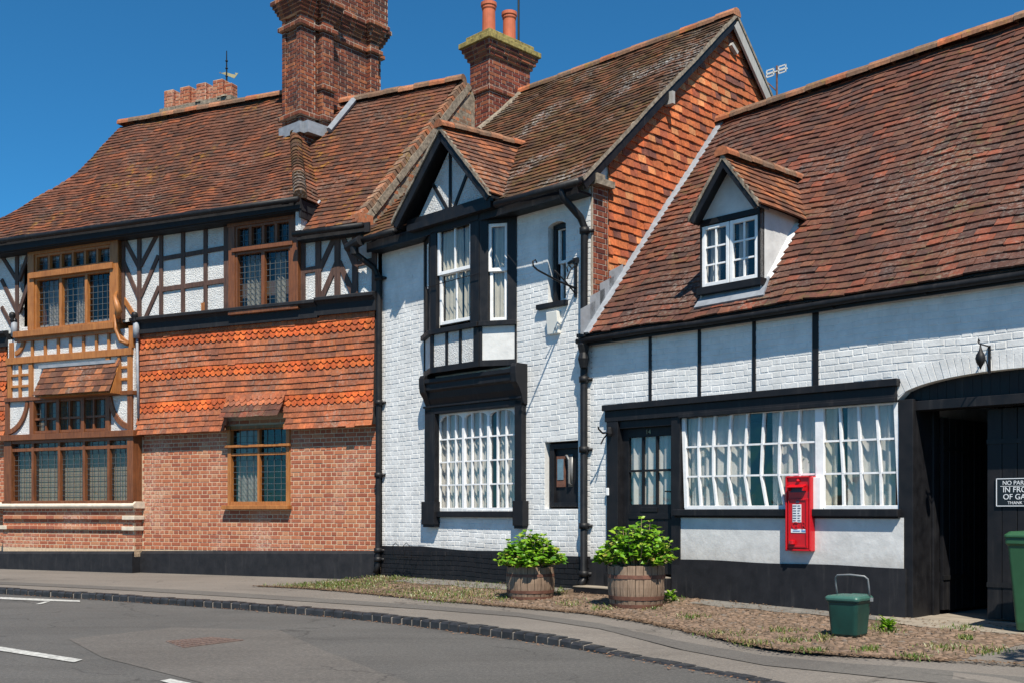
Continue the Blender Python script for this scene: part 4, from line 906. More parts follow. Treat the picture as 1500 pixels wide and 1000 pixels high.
text_mesh('house_number', '14', .085, simple('brass number', (.28, .25, .14), .4), dr, ((da + db) / 2, -dw - .003, 2.18), FACE)
m = MB(); m.mbox(front, (g[0] + g[1]) / 2 - .13, (g[0] + g[1]) / 2 + .13, 1.14, 1.20, dw - .01, dw + .014); m.build('letter_plate', M['iron'], dr, bevel=.005)
m = MB(); m.tube([front(g[1] + .02, 1.40, dw), front(g[1] + .02, 1.40, dw + .05), front(g[1] - .05, 1.405, dw + .055)], .01, 6); m.build('handle', M['iron'], dr)
m = MB(); m.mbox(front, -.05, 1.47, -.1, .135, .0, .30); m.mbox(front, .5, 1.36, .1, .30, -.1, .12); st_ = m.build('door_step', M['black'], CO, bevel=.01)
m = MB(); m.mbox(front, -.05, 1.47, .135, .147, .0, .305); m.mbox(front, .5, 1.36, .30, .31, -.1, .125); m.build('step_tread', M['conc'], CO, 'worn grey tread of the black door step')
m = MB(); x = sx(896, .05); m.mbox(front, x - .12, x - .07, 1.30, 1.38, 0, .02) if False else None
m = MB(); a = sx(894); m.mbox(front, a - .03, a + .015, 1.36, 1.46, .0, .06); m.build('door_bell', M['wpaint'], CO, bevel=.006)
# long window with crooked glazing bars
Cx = lambda cx, cy: FR.at(980 + cx / 3.572, 560 + cy / 3.572, .0)
cols = [(70, 75, 80, 85), (155, 148, 150, 160), (235, 225, 225, 242), (320, 308, 303, 330), (405, 395, 390, 415), (492, 482, 475, 505), (582, 572, 568, 600), (678, 672, 680, 690), (770, 770, 770, 770), (797, 797, 799, 803), (888, 895, 905, 908), (985, 992, 1000, 1005), (1080, 1090, 1102, 1105), (1182, 1188, 1194, 1206)]
def rowy(r, cx):
    t_ = (cx - 70) / 1120; return [(172, 98), (337, 290), (491, 468), (655, 655)][r][0] * (1 - t_) + [(172, 98), (337, 290), (491, 468), (655, 655)][r][1] * t_
m = MB(); fa = Cx(70, rowy(0, 70)); w0, w1 = -.06, -.012
P = [[Cx(c[r], rowy(r, c[r])) for r in range(4)] for c in cols]
def bar(a, b, wd, o1=w1): m.beam(front, a, b, wd, w0, o1)
bar(P[0][0], P[0][3], .05); bar(P[-1][0], P[-1][3], .05); 
bar((P[0][0][0] - .02, P[0][0][1] + .005), (P[-1][0][0] + .02, P[-1][0][1] + .005), .06, w1 - .002); bar((P[0][3][0] - .02, P[0][3][1]), (P[-1][3][0] + .02, P[-1][3][1]), .06, w1 - .002)
mid = [((P[8][r][0] + P[9][r][0]) / 2, P[8][r][1]) for r in range(4)]; bar(mid[0], mid[3], P[9][0][0] - P[8][0][0] + .04, w1 + .004)
lf = m.build('long_window', M['wpaint'], CO, bevel=.003)
m = MB()
for i in (1, 2, 3, 4, 5, 6, 7, 10, 11, 12):
    for r in range(3): m.beam(front, P[i][r], P[i][r + 1], .026, w0, w1 - .004 - .001 * r)
for a, b in ((0, 8), (9, 13)):
    for r in (1, 2): m.beam(front, P[a][r], P[b][r], .022, w0, w1 - .010)
m.build('glazing_bars', M['wpaint'], lf)
m = MB()
for i in range(13):
    if i == 8: continue
    for r in range(3):
        j = rnd.uniform(-.0035, .0035); k_ = rnd.uniform(-.0035, .0035); m.poly([front(*P[i][r + 1], -.045 + j), front(*P[i + 1][r + 1], -.045 - j), front(*P[i + 1][r], -.045 - k_), front(*P[i][r], -.045 + k_)])
m.build('glass', M['glass'], lf)
U0 = P[0][0][0]; U1 = P[-1][0][0]; cu = lambda cx: Cx(cx, 400)[0]
for a, b, pl_, cm in ((75, 395, .17, 'curtain'), (515, 770, .16, 'curtain'), (800, 862, .2, 'cream'), (915, 1200, .17, 'curtain')):
    m = MB(); curtain(m, front, cu(a), cu(b), 1.10, 2.42, -.10, pl_, .022, gather=.0 if a != 515 else -.0); m.build('curtain', M[cm], lf, smooth=True)
m = MB(); m.box(U0 - .1, U1 + .1, .065, .34, 1.08, 1.11); m.build('inner_sill', M['wpaint'], lf)
m = MB(); m.mbox(front, sx(987, .05), 4.37, 1.09, 1.175, -.02, .085); m.mbox(front, sx(987, .05), 4.37, 1.07, 1.09, -.02, .05); m.build('window_sill', M['black'], CO, bevel=.015)
m = MB(); m.mbox(front, 1.40, 4.40, .52, 1.08, -.1, .012); m.build('render_panel', M['render'], CO)
m = MB()
for i in range(20):
    a, b = 1.38 + (4.43 - 1.38) * i / 20, 1.38 + (4.43 - 1.38) * (i + 1) / 20; zt2 = lambda x: .545 + .006 * math.sin(x * 4); m.hexa([(a, -.05, -.2), (b, -.05, -.2), (b, .01, -.2), (a, .01, -.2), (a, -.028, zt2(a)), (b, -.028, zt2(b)), (b, .01, zt2(b)), (a, .01, zt2(a))])
m.build('plinth', M['plinth'], CO); m = MB(); m.hexa([(0., -.04, -.2), (.33, -.04, -.2), (.33, .01, -.2), (0., .01, -.2), (0., -.026, .50), (.33, -.026, .50), (.33, .01, .50), (0., .01, .50)])
m.build('plinth', M['plinth'], CO)
m = MB(); m.poly([(.05, .1, .3), (4.3, .1, .3), (4.3, 6.4, .3), (.05, 6.4, .3)]); m.poly([(.05, .1, 2.6), (12, .3, 2.6), (12, 6.4, 2.6), (.05, 6.4, 2.6)]); m.poly([(4.3, 0.02, 0), (4.3, 6.4, 0), (4.3, 6.4, 2.6), (4.3, 0.02, 2.6)]); m.build('floor', M['floor'], CO)
# gate: post, passage, leaves
m = MB(); m.mbox(front, 4.34, 4.50, -.1, 2.34, -.62, -.0); m.mbox(front, 4.50, 4.53, -.1, 2.3, -.60, -.45); m.mbox(front, 4.33, 6.72, 2.22, 2.32, -.30, -.06)
for i in range(k):
    a, b = 4.35 + 2.36 * i / k, 4.35 + 2.36 * (i + 1) / k; m.prism(front, [(a, 2.25), (b, 2.25), (b, (arch_top(b) or AZ) + .01), (a, (arch_top(a) or AZ) + .01)], -.16, -.12)
m.build('gate_frame', M['black'], CO, bevel=.005)
def leaf(name, L_, h, parent, loc, rz, label=None):
    m = MB(); n_ = int(L_ / .14)
    for i in range(n_): m.box(L_ * i / n_ + .003, L_ * (i + 1) / n_ - .003, -.02 + rnd.uniform(-.002, .002), .02, .0 + rnd.uniform(-.01, .01), h)
    m.box(0, L_, .02, .05, .3, .42); m.box(0, L_, .02, .05, h - .4, h - .28); o = m.build(name, M['black'], parent, label, bevel=.003); o.location = loc; o.rotation_euler = (0, 0, rz)
    m = MB()
    for z in (.36, h - .34): m = MB(); m.box(-.0, .55, -.032, -.018, z - .025, z + .025); m.build('strap_hinge', M['iron'], o)
    return o
leaf('gate_leaf', 1.45, 2.12, CO, (4.54, .62, .06), R_(86), 'open left gate leaf folded back along the passage')
xr = FR.at(1447, 700, .35)[0]
gl_ = leaf('gate_leaf', 1.2, 2.18, CO, (xr, .35, .03), 0, 'closed right gate leaf with the notice on it')
m = MB(); m.poly([(4.46, .62, 0), (4.46, 5.2, 0), (4.46, 5.2, 2.6), (4.46, .62, 2.6)][::-1]); m.poly([(8.1, 0, 0), (8.1, 5.2, 0), (8.1, 5.2, 2.6), (8.1, 0, 2.6)]); pw = m.build('passage_wall', M['white'], CO)
Mw = lambda u, v, w: (4.46 + w, u, v)
m = MB(); bricks(m, Mw, 2.1, 5.1, .6, 2.5, (), 0, .005, .002, und=.01); m.build('passage_brickwork', M['white'], pw)
m = MB(); m.mbox(Mw, .64, 5.1, -.05, .62, .0, .03)
for y in (2.5, 3.0, 3.55, 4.1): m.mbox(Mw, y - .06, y + .06, .6, 2.6, .006, .04)
m.mbox(Mw, 2.1, 5.1, 1.45, 1.56, .006, .042); m.box(4.4, 8.2, 5.2, 5.25, -.1, 2.6); m.box(4.4, 8.2, .62, 5.2, 2.5, 2.55); m.build('passage_timber_added_end', M['black'], pw)  # rail and ceiling, plus an added black end wall keeping the passage dark
# cottage roof
cc, sc_ = math.cos(R_(49)), math.sin(R_(49))
def sagC(u, v): return .03 * math.sin(u * .9 + .8) * math.sin(v * .64) + .012 * math.sin(u * 2.6 + v * 1.3) + .007 * math.sin(u * 6 + v * 2.2 + 1) + .02 * math.exp(-((u - 4.3) ** 2 + (v - 2.6) ** 2) / .5)
def SC(u, v, w): return (u, -.165 + v * cc - w * sc_, 3.51 + v * sc_ + w * cc + .022 * u * v / 5 + sagC(u, v))
dx0, dx1 = 1.80, 2.655
m = MB(); hole_c = lambda u, v: dx0 + .02 < u < dx1 - .02 and .5 < v < 1.9
tiles(m, SC, lambda v: (.02, 12.1), 0, 4.96, .122, .165, .021, keep=lambda u, v: not hole_c(u, v), jv=.009, jw=.006)
m.mi = 1; deck(m, SC, lambda v: (0, 12.1), 0, 4.95, -.03, 40, 120, skip=lambda u, v: hole_c(u, v)); m.poly([(0, 2.99, 7.15), (12.1, 2.99, 7.4), (12.1, 6.7, 3.4), (0, 6.7, 3.4)])
m.build('roof', [M['roofR'], M['dark']], CO)
m = MB(); ridge(m, (.0, 3.0, 7.20), (4.5, 3.0, 7.315), .11, .31); ridge(m, (4.5, 3.0, 7.315), (12, 3.0, 7.50), .11, .31); m.build('ridge_tiles', M['ridge'], CO)
m = MB()
for i in range(20):
    a, b = 4.95 * i / 20, 4.95 * (i + 1) / 20 + .02; m.hexa([SC(-.01, a, .0), SC(.13, a, .012), SC(.13, b, .012), SC(-.01, b, .0), SC(-.01, a, .05), SC(.115, a, .034), SC(.115, b, .034), SC(-.01, b, .05)])
for i in range(4):
    a = .04 + i * .2; m.hexa([(.045, a - .3, 3.52 + i * .22), (.05, a - .3, 3.52 + i * .22), (.05, a, 3.52 + i * .22), (.045, a, 3.52 + i * .22), (.045, a - .3, 3.85 + i * .2), (.05, a - .3, 3.85 + i * .2), (.05, a, 4.0 + i * .2), (.045, a, 4.0 + i * .2)])
m.build('flashing', M['lead'], CO)
m = MB(); m.tube([(-.1, -.165, 3.445)] + [(x, -.165, 3.445 + .008 * math.sin(x * 2)) for x in (1, 2, 3, 4, 5, 6, 7, 9, 12)], .038, 9); m.build('gutter', M['iron'], CO, smooth=True)
m = MB(); m.box(-.0, 12, -.11, -.09, 3.38, 3.50); m.box(0, 12, -.09, 0, 3.41, 3.44)
for i in range(9): x = .5 + i * 1.05; m.tube([(x, -.165, 3.39), (x, -.08, 3.42)], .010, 5)
m.build('eaves_board', M['iron'], CO)
m = MB(); m.tube([(xp + .1, -.165, 3.44), (xp + .08, -.14, 3.36), (xp + .05, -.15, zh - .05)], .035, 8); m.build('gutter_outlet', M['iron'], CO)
# cottage dormer
wy = .0
dq = rcm(FR, 1029, 1111, (330, 316), (422, 408), .0)
m = MB(); dz0_ = dq[2] - .07; dzt = dq[3] + .06
m.mbox(front, dx0, dq[0] + .0, dz0_, 4.80, -.08, .02); m.mbox(front, dq[1] + .0, dx1, dz0_, 4.80, -.08, .02); m.mbox(front, dx0 - .03, dx1 + .03, dz0_ - .02, dq[2] + .0, -.08, .05); m.mbox(front, dx0, dx1, dq[3], dq[3] + .07, -.08, .025)
m.build('dormer_frame', M['black'], CO, bevel=.004)
mxu = (dq[0] + dq[1]) / 2
window(CO, front, dq[0], mxu - .006, dq[2], dq[3] - .01, .01, 2, 3, M['wpaint'], .045, .02, .045, curt=((0, .45),), cw=.1, label='left casement of the dormer window', pleat=.07)
window(CO, front, mxu + .006, dq[1], dq[2], dq[3] - .01, .012, 2, 3, M['wpaint'], .045, .02, .045, curt=((0, .38),), cw=.1, label='right casement of the dormer window', pleat=.07)
dgx0, dgx1, dga, dz_, dza = 1.775, 2.76, 2.265, 4.72, 5.38
m = MB(); m.poly([(dx0, -.01, dq[3] + .05), (dx1, -.01, dq[3] + .05), (dx1, -.01, 4.82), (dga, -.01, 5.34), (dx0, -.01, 4.82)])
sl_ = lambda y: 3.51 + (y + .165) * 1.15
for x in (dx0, dx1): m.poly([(x, -.01, sl_(-.02) - .1), (x, -.01, 4.84), (x, .95, 4.84), (x, .95, 4.78)])
m.poly([(dx0, 1.3, 3.4), (dx1, 1.3, 3.4), (dx1, 1.3, 4.95), (dx0, 1.3, 4.95)])
m.build('dormer_wall', M['render'], CO)
m = MB(); D_ = lambda u, v, w: (u, -.19 - w, v); m.beam(D_, (dgx0 + .03, dz_ - .03), (dga, dza - .06), .10, 0, .03); m.beam(D_, (dga, dza - .06), (dgx1 - .03, dz_ - .03), .08, 0, .031)
for e in (dgx0, dgx1): m.hexa([(e, -.18, dz_ - .04), (dga, -.18, dza - .05), (dga, .0, dza - .05), (e, .0, dz_ - .04), (e, -.18, dz_ - .01), (dga, -.18, dza - .02), (dga, .0, dza - .02), (e, .0, dz_ - .01)])
m.build('barge_board', M['black'], CO)
rise = .10
yiC = lambda z: (z - 3.53) / 1.15 - .165
dormer_roof(CO, dgx0, dgx1, dga, dz_, dza, -.21, yiC, None, M['roofD'], .11)
m = MB(); m.hexa([SC(dx0 - .05, .18, .02), SC(dx1 + .08, .18, .02), SC(dx1 + .03, .52, .03), SC(dx0 - .0, .52, .03), SC(dx0 - .05, .18, .045), SC(dx1 + .08, .18, .045), SC(dx1 + .03, .50, .055), SC(dx0, .50, .055)]); m.build('apron_flashing', M['lead'], CO)
m = MB()
for i in range(12): a, b = .50 + 1.0 * i / 12, .50 + 1.0 * (i + 1) / 12 + .01; j = rnd.uniform(-.01, .01); m.hexa([SC(dx1 - .0, a, .01), SC(dx1 + .05 + j, a, .01), SC(dx1 + .05, b, .01), SC(dx1, b, .01), SC(dx1, a, .05), SC(dx1 + .015 + j, a, .04), SC(dx1 + .015, b, .04), SC(dx1, b, .05)])
m.build('cement_fillet', M['render'], CO)
# ================================================================ BRICK HOUSE (left): frame L
BH = thing('brick_house', 'timber framed house of red brick and hung tiles with leaded windows and tall chimney', 'house', (*FL.o, 0), FL.a)
B1 = [M['brick'], M['mortar']]
lp = lambda px, py, w_=0.: FL.at(px, py, -w_)
zat = lambda py, w_=.2, px=100: FL.at(px, py, -w_)[1]
qw = rcm(FL, 335, 423, (624, 620), (741, 741), .02)
m = MB(); m.mi = 1; wall(m, front, -9.6, .0, -.3, 4.6, [qw], -.009, .1); m.mi = 0; bricks(m, front, -5.2, .0, .44, 2.78, [qw], -.008, .005, .0018, bond='english', mo=.013); bricks(m, front, -9.6, -8.55, .44, 2.78, [], -.008, .005, .0018, bond='english', mo=.013); m.build('wall', B1, BH)
m = MB(); m.poly([(-9.6, 0, 0), (-9.6, 5, 0), (-9.6, 5, 7), (-9.6, 0, 7)]); m.poly([(-9.6, 5, 0), (.6, 5, 0), (.6, 5, 7), (-9.6, 5, 7)]); m.poly([(.3, .3, 0), (.3, 5, 0), (.3, 5, 5.5), (.3, .3, 5.5)]); m.poly([(-9.5, .05, 3.2), (.3, .05, 3.2), (.3, 5, 3.2), (-9.5, 5, 3.2)]); m.poly([(-9.5, .05, .1), (.3, .05, .1), (.3, 5, .1), (-9.5, 5, .1)]); m.build('rear_wall', M['floor'], BH)
def plz(x): return .49 + x * .016
m = MB()
for (a, b, o_) in ((-5.20, -.0, .0), (-12, -8.72, 0.), (-8.72, -5.20, .20)):
    for i in range(8):
        p, q = a + (b - a) * i / 8, a + (b - a) * (i + 1) / 8; m.hexa([(p, -o_ - .055, -.2), (q, -o_ - .055, -.2), (q, .02, -.2), (p, .02, -.2), (p, -o_ - .05, plz(p) - .05), (q, -o_ - .05, plz(q) - .05), (q, .02, plz(q) - .05), (p, .02, plz(p) - .05)])
        m.hexa([(p, -o_ - .05, plz(p) - .05), (q, -o_ - .05, plz(q) - .05), (q, .02, plz(q) - .05), (p, .02, plz(p) - .05), (p, -o_ - .004, plz(p)), (q, -o_ - .004, plz(q)), (q, .02, plz(q)), (p, .02, plz(p))])
m.build('plinth', M['band'], BH)
# brick base of the bay with stone courses
m = MB(); m.mi = 1; m.box(-8.66, -5.20, -.20, 0, .3, 1.22); m.mi = 0
bricks(m, offM(lambda u, v, w: (u, -.20 - w, v)), -8.66, -5.20, .44, 1.22, (), 0, .005, .0018, bond='english', mo=.013); bricks(m, lambda u, v, w: (-5.20 + w, u, v), -.20, 0, .44, 1.22, (), 0, .005, .0018, bond='english', mo=.013)
for z, o_ in ((1.0, .05), (.80, .04)): bricks(m, lambda u, v, w, o_=o_: (u, -.20 - o_ - w, v), -8.6, -5.44, z, z + .075, (), 0, .008, .002, bond='stretcher'); m.mi = 1; m.box(-8.6, -5.44, -.20 - o_, -.19, z, z + .07); m.mi = 0
m.build('bay_base', B1, BH)
m = MB(); pf = [(0, 1.20), (.06, 1.20), (.10, 1.24), (.10, 1.27), (.02, 1.33), (-.30, 1.33), (-.30, 1.20)]
m.prism(lambda u, v, w: (w, -.20 - u, v), pf, -9.2, -5.14); m.box(-5.44, -5.14, -.27, .0, .99, 1.065); m.box(-5.46, -5.16, -.26, .0, .79, .865); m.box(-8.8, -8.5, -.26, -.0, .79, .865); m.build('stone_sill', M['stone'], BH, bevel=.008)
# hung tiles between the storeys
ft = lambda v: .05 + .10 * math.exp(-v / .35)
def SH(u, v, w): return (u, -(ft(v)) - w, 2.575 + v - .006 * 0 + .008 * math.sin(u * 1.6 + 1) )
gh = 1.90 / 19; hx0, hx1 = lp(328, 610, .2)[0], lp(414, 610, .2)[0]
fishrows = {4, 5, 10, 11, 16, 17}
for rows_, mm, nm, shp in (([r for r in range(19) if r not in fishrows], 'hangp', 'plain_wall_tiles', None), (sorted(fishrows), 'hangf', 'fishscale_wall_tiles', fish)):
    for (a, b) in ((-5.22, -.03), (-9.6, -8.70)):
        m = MB()
        for r in rows_: tiles(m, SH, lambda v: (a, b), r * gh, (r + 1) * gh, gh, .165 if shp is None else .13, .022, keep=lambda u, v: not (hx0 - .02 < u < hx1 + .02 and v < .30), r0=r, jv=.0035 if shp is None else .0015, jw=.003 if shp is None else .0012, off=.012, shape=shp)
        m.build(nm, M[mm], BH)
m = MB(); m.poly([SH(-5.18, 0.03, -.01), SH(-.03, .03, -.01), (-.03, .0, 2.62), (-5.18, .0, 2.62)]); m.poly([(-.03, .0, 2.6), (-.03, -.14, 2.6), (-.03, -.08, 4.46), (-.03, 0, 4.46)]); m.build('tile_backing', M['dark'], BH)
m = MB()     # tile hood over the window
def SHH(u, v, w): return (u, -(.12 + .20 * max(0, (.34 - v)) / .34) - w, 2.80 + v * .92)
tiles(m, SHH, lambda v: (hx0, hx1), 0, .22, .11, .165, .021, off=.012, jw=.004); m.build('tile_hood', M['roofR'], BH, 'lichened tile hood over the small brick wall window')
m = MB(); tiles(m, SHH, lambda v: (hx0, hx1), .22, .42, .1, .13, .015, off=.012, jw=.002, shape=fish); m.build('fishscale_wall_tiles', M['hangp'], BH)
# small casement in the brick wall
OR, DK, BR = M['orange'], M['timber'], M['brown']
def oriel(root, u0, u1, v0, v1, yo, cols, vr, mat, lead, fr=.06, bar=.05, dep=.07, curt=((0, .3),), label=None, cm='curtain', vrows=None, ucols=None, barmat=None):
    Mf = lambda u, v, w: (u, -yo - w, v); return window(root, Mf, u0, u1, v0, v1, 0, cols, 1, mat, fr, bar, dep, glass='glassd', curt=curt, cm=cm, label=label, lead=lead, vrows=vrows or [], ucols=ucols, barmat=barmat, name='window', sub='mullions')
z1a, z1b = lp(380, 668, .03)[1], lp(380, 655, .03)[1]
oriel(BH, qw[0] - .02, qw[1] + .02, qw[2], qw[3], .03, 2, None, OR, (4, .10), .075, .045, .09, ((.0, .4),), 'small leaded casement with orange oak frame in the brick wall', vrows=[lp(380, 664, .03)[1]])
m = MB(); Mf = lambda u, v, w: (u, -w, v); zr = lp(380, 652, .1)[1]; m.mbox(Mf, qw[0] - .04, qw[1] + .05, zr - .02, zr + .025, .03, .09); m.mbox(Mf, qw[0] - .08, qw[1] + .05, qw[2] - .05, qw[2] + .02, .0, .13); m.mbox(Mf, qw[0] - .02, qw[0] + .05, zr, qw[3], .03, .05); m.build('window_sill', OR, BH, bevel=.006)
# band between storeys
for a, b, dz in ((-5.3, -1.15, .0), (-1.15, .02, .03), (-12, -8.62, .001)):
    m = MB()
    pf = [(0, 4.46), (.14, 4.44), (.15, 4.62), (.19, 4.66), (.24, 4.68), (.24, 4.73), (.14, 4.76), (0, 4.76)]; m.prism(lambda u, v, w: (w, -u, v + dz), pf, a, b)
    m.build('storey_band', M['band'], BH, bevel=.006)
# upper timber framed wall
W1 = .10
T = lambda px0, y0, px1, y1: (lp(px0, y0, W1), lp(px1, y1, W1))
w2 = rcm(FL, 338, 430, (331, 314), (458, 447), .2)
ub = (-8.35, -5.75, 4.3, 6.2)
m = MB(); wall(m, lambda u, v, w: (u, -.10 - w, v), -12, -1.35, 4.7, 6.4, [(w2[0], w2[1], w2[2], w2[3]), (-8.3, -5.9, 4.8, 6.05)], 0, .1); wall(m, lambda u, v, w: (u, -.10 - w, v), -1.36, .05, 4.7, 5.9, [], 0, .1); m.build('roughcast_panel', M['rough'], BH)
m = MB(); Tm = lambda u, v, w: (u, -W1 - w, v)
def tb(px0, y0, px1, y1, wd=.085, h=.03):
    a, b = T(px0, y0, px1, y1); m.beam(Tm, a, b, wd, -.02, h + rnd.uniform(-.002, .002))
def post(px, w_=.085, top=6.35): x = lp(px, 400, W1)[0]; m.mbox(Tm, x - w_ / 2, x + w_ / 2, 4.74, top, -.02, .032)
for px in (237, 269, 302): post(px, .08)
post(333, .12); post(181, .1); post(205, .09); post(26, .09); post(-6, .09)
tb(237, 380, 334, 363, .08); tb(237, 425, 334, 411, .09)
for (y0, y1) in ((350, 392), (385, 437),): tb(182, y0, 204, y1, .08, .026); tb(233, y0 - 10, 207, y1 - 2, .08, .026)
tb(234, 420, 213, 468, .08, .026)
for (y0, y1) in ((375, 410), (410, 455), (450, 490)): tb(3, y0, 25, y1, .08, .026)
for (y0, y1) in ((368, 412), (412, 458)): tb(44, y0, 28, y1, .08, .026)
for (y0, y1) in ((375, 410), (410, 455)): tb(-30, y0, -7, y1, .08, .026)
m.mbox(Tm, -12, -1.3, 6.22, 6.42, -.02, .028)
# right hand part
for px, w_ in ((443, .14), (467, .11), (521, .11), (549, .09)): post(px, w_, 5.86)
tb(445, 398, 466, 394, .10); tb(521, 388, 552, 381, .09); post(495, .11, 5.86)
tb(495, 384, 472, 437, .10, .027); tb(497, 384, 518, 432, .10, .027); tb(490, 350, 468, 398, .09, .027); tb(502, 346, 522, 392, .09, .027)
m.mbox(Tm, -1.5, .05, 5.78, 5.9, -.02, .028)
m.build('timber_frame', DK, BH, bevel=.004)
m = MB(); tb(178, 432, 202, 470, .08, .029); x = lp(299, 400, W1)[0]; m.mbox(Tm, x - .04, x + .04, 4.74, 4.90, 0, .035); m.build('timber_repair', OR, BH)
# upper window on the right
cx = [lp(p, 400, .2)[0] for p in (384.5,)]
oriel(BH, w2[0] + .10, w2[1] - .06, w2[2] + .02, lp(380, 366, .2)[1], .2, 2, None, M['brown'], (5, .10), .045, .07, .09, ((.05, .35), (.6, .8)), 'tall leaded window beside the small dormered eaves, brown oak frame', cm='cream', ucols=cx)
tl = lp(380, 362, .2)[1]
oriel(BH, w2[0] + .10, w2[1] - .06, tl, w2[3] - .05, .2, 4, None, M['brown'], (3, .10), .045, .055, .09, (), 'row of four small leaded top lights')
m = MB(); O_ = lambda u, v, w: (u, -w, v)
m.mbox(O_, w2[0] - .04, w2[0] + .10, w2[2] - .04, w2[3] + .02, .0, .22); m.mbox(O_, w2[1] - .06, w2[1] + .10, w2[2] - .04, w2[3] - .0, .0, .22); m.mbox(O_, w2[0] - .06, w2[1] + .04, w2[3] - .05, w2[3] + .12, .0, .23); m.mbox(O_, w2[0] + .05, w2[1], tl - .05, tl + .02, .1, .25); m.mbox(O_, w2[0] - .05, w2[1] + .10, w2[2] - .06, w2[2] + .02, .0, .22)
m.build('window_frame', M['brown'], BH, bevel=.006)
# ---- two storey timber bay
yb = .20
Bm = lambda u, v, w: (u, -yb - w, v)
X = lambda px, w_=.2: FL.at(px, 500, -w_)[0]
m = MB(); m.mbox(O_, X(10), X(196), 1.33, zat(490), 0, .285); 
zw0, zw1 = zat(733), zat(640)
bb = [zat(p) for p in (740, 733, 642, 634, 583, 577, 527, 517, 494, 489, 480)]
m = MB(); wall(m, Bm, X(10), X(195), 1.33, bb[9], [(X(16), X(188), bb[1], bb[2]), (X(49), X(157), bb[3], bb[4])], -.03, .05); m.poly([(X(195), -.17, 1.33), (X(195), .0, 1.33), (X(195), 0, bb[9]), (X(195), -.17, bb[9])]); m.build('roughcast_panel', M['rough'], BH)
# lower five light window
uc = [X(p) for p in (47, 85.5, 122, 158)]
oriel(BH, X(12), X(190), bb[0] + .03, bb[2], .20, 5, None, BR, (4, .10), .06, .06, .09, ((.0, .15), (.28, .34), (.5, .55), (.66, .72), (.86, .93)), 'five light leaded ground floor window in brown oak', ucols=uc, vrows=[zat(656)])
oriel(BH, X(47), X(157), bb[3] + .02, bb[4], .20, 6, None, BR, (3, .10), .045, .04, .09, (), 'six small leaded lights under the tile hood', vrows=[zat(611)])
m = MB(); m.mbox(Bm, X(6), X(198), bb[0] - .02, bb[1], -.3, .06); m.mbox(Bm, X(5), X(199), bb[2], bb[3] + .01, -.3, .07); m.mbox(Bm, X(6), X(17), bb[1], bb[2], -.3, .01); m.mbox(Bm, X(187), X(196), bb[1], bb[2], -.3, .02)
for p in (85.5, 122): m.mbox(Bm, X(p) - .04, X(p) + .04, bb[3], bb[4], -.02, .025)
m.mbox(Bm, X(44), X(50), bb[3], bb[5], -.05, .02); m.mbox(Bm, X(155), X(161), bb[3], bb[5], -.05, .02); m.mbox(Bm, X(8), X(13), bb[3], bb[5], -.1, .015); m.mbox(Bm, X(187), X(194), bb[3], bb[5], -.3, .015)
m.mbox(Bm, X(8), X(196), bb[4], bb[5], -.3, .035)
def arc(mb, Mf, c, r0, r1, a0, a1, w0, w1, n=10, sy=1.):
    for i in range(n):
        t0, t1 = a0 + (a1 - a0) * i / n, a0 + (a1 - a0) * (i + 1) / n
        mb.prism(Mf, [(c[0] + r * math.cos(t_), c[1] + sy * r * math.sin(t_)) for r, t_ in ((r0, t0), (r1, t0), (r1, t1), (r0, t1))], w0, w1)
hh = bb[5] - bb[3] - .02
arc(m, Bm, (X(8), bb[5]), hh * .78, hh * .9, R_(-88), R_(-8), -.03, .016, sy=1.12); arc(m, Bm, (X(194), bb[5]), hh * .72, hh * .84, R_(188), R_(268), -.03, .016, sy=1.2)
m.build('bay_frame', BR, BH, bevel=.005)
m = MB(); m.mbox(Bm, X(10), X(194), bb[6], bb[7], -.3, .035)
for p in (14, 190, 45, 158): m.mbox(Bm, X(p) - .05, X(p) + .05, bb[5], bb[6], -.1, .014)
for p in (29, 174): m.mbox(Bm, X(p) - .03, X(p) + .03, bb[5], bb[6], -.1, .011)
for k_ in (1, 2):
    z = bb[5] + (bb[6] - bb[5]) * k_ / 3; m.mbox(Bm, X(12), X(44), z - .025, z + .025, -.03, .012); m.mbox(Bm, X(158), X(192), z - .025, z + .025, -.03, .012)
for p in (47, 66, 85, 103, 122, 141, 159): m.mbox(Bm, X(p) - .028, X(p) + .028, bb[7], bb[8], -.03, .012)
m.mbox(Bm, X(14), X(20), bb[7], bb[8], -.1, .016); m.mbox(Bm, X(189), X(195), bb[7], bb[8] + .1, -.3, .016)
arc(m, Bm, (X(21), bb[9]), .22, .30, R_(-85), R_(-5), -.03, .015, sy=1.1); arc(m, Bm, (X(193), bb[9] + .12), .33, .42, R_(185), R_(262), -.03, .03, sy=1.1)
m.mbox(Bm, X(24), X(170), bb[8], bb[9] + .015, -.3, .05); m.mbox(Bm, X(26), X(172), bb[9], bb[10], -.3, .12)
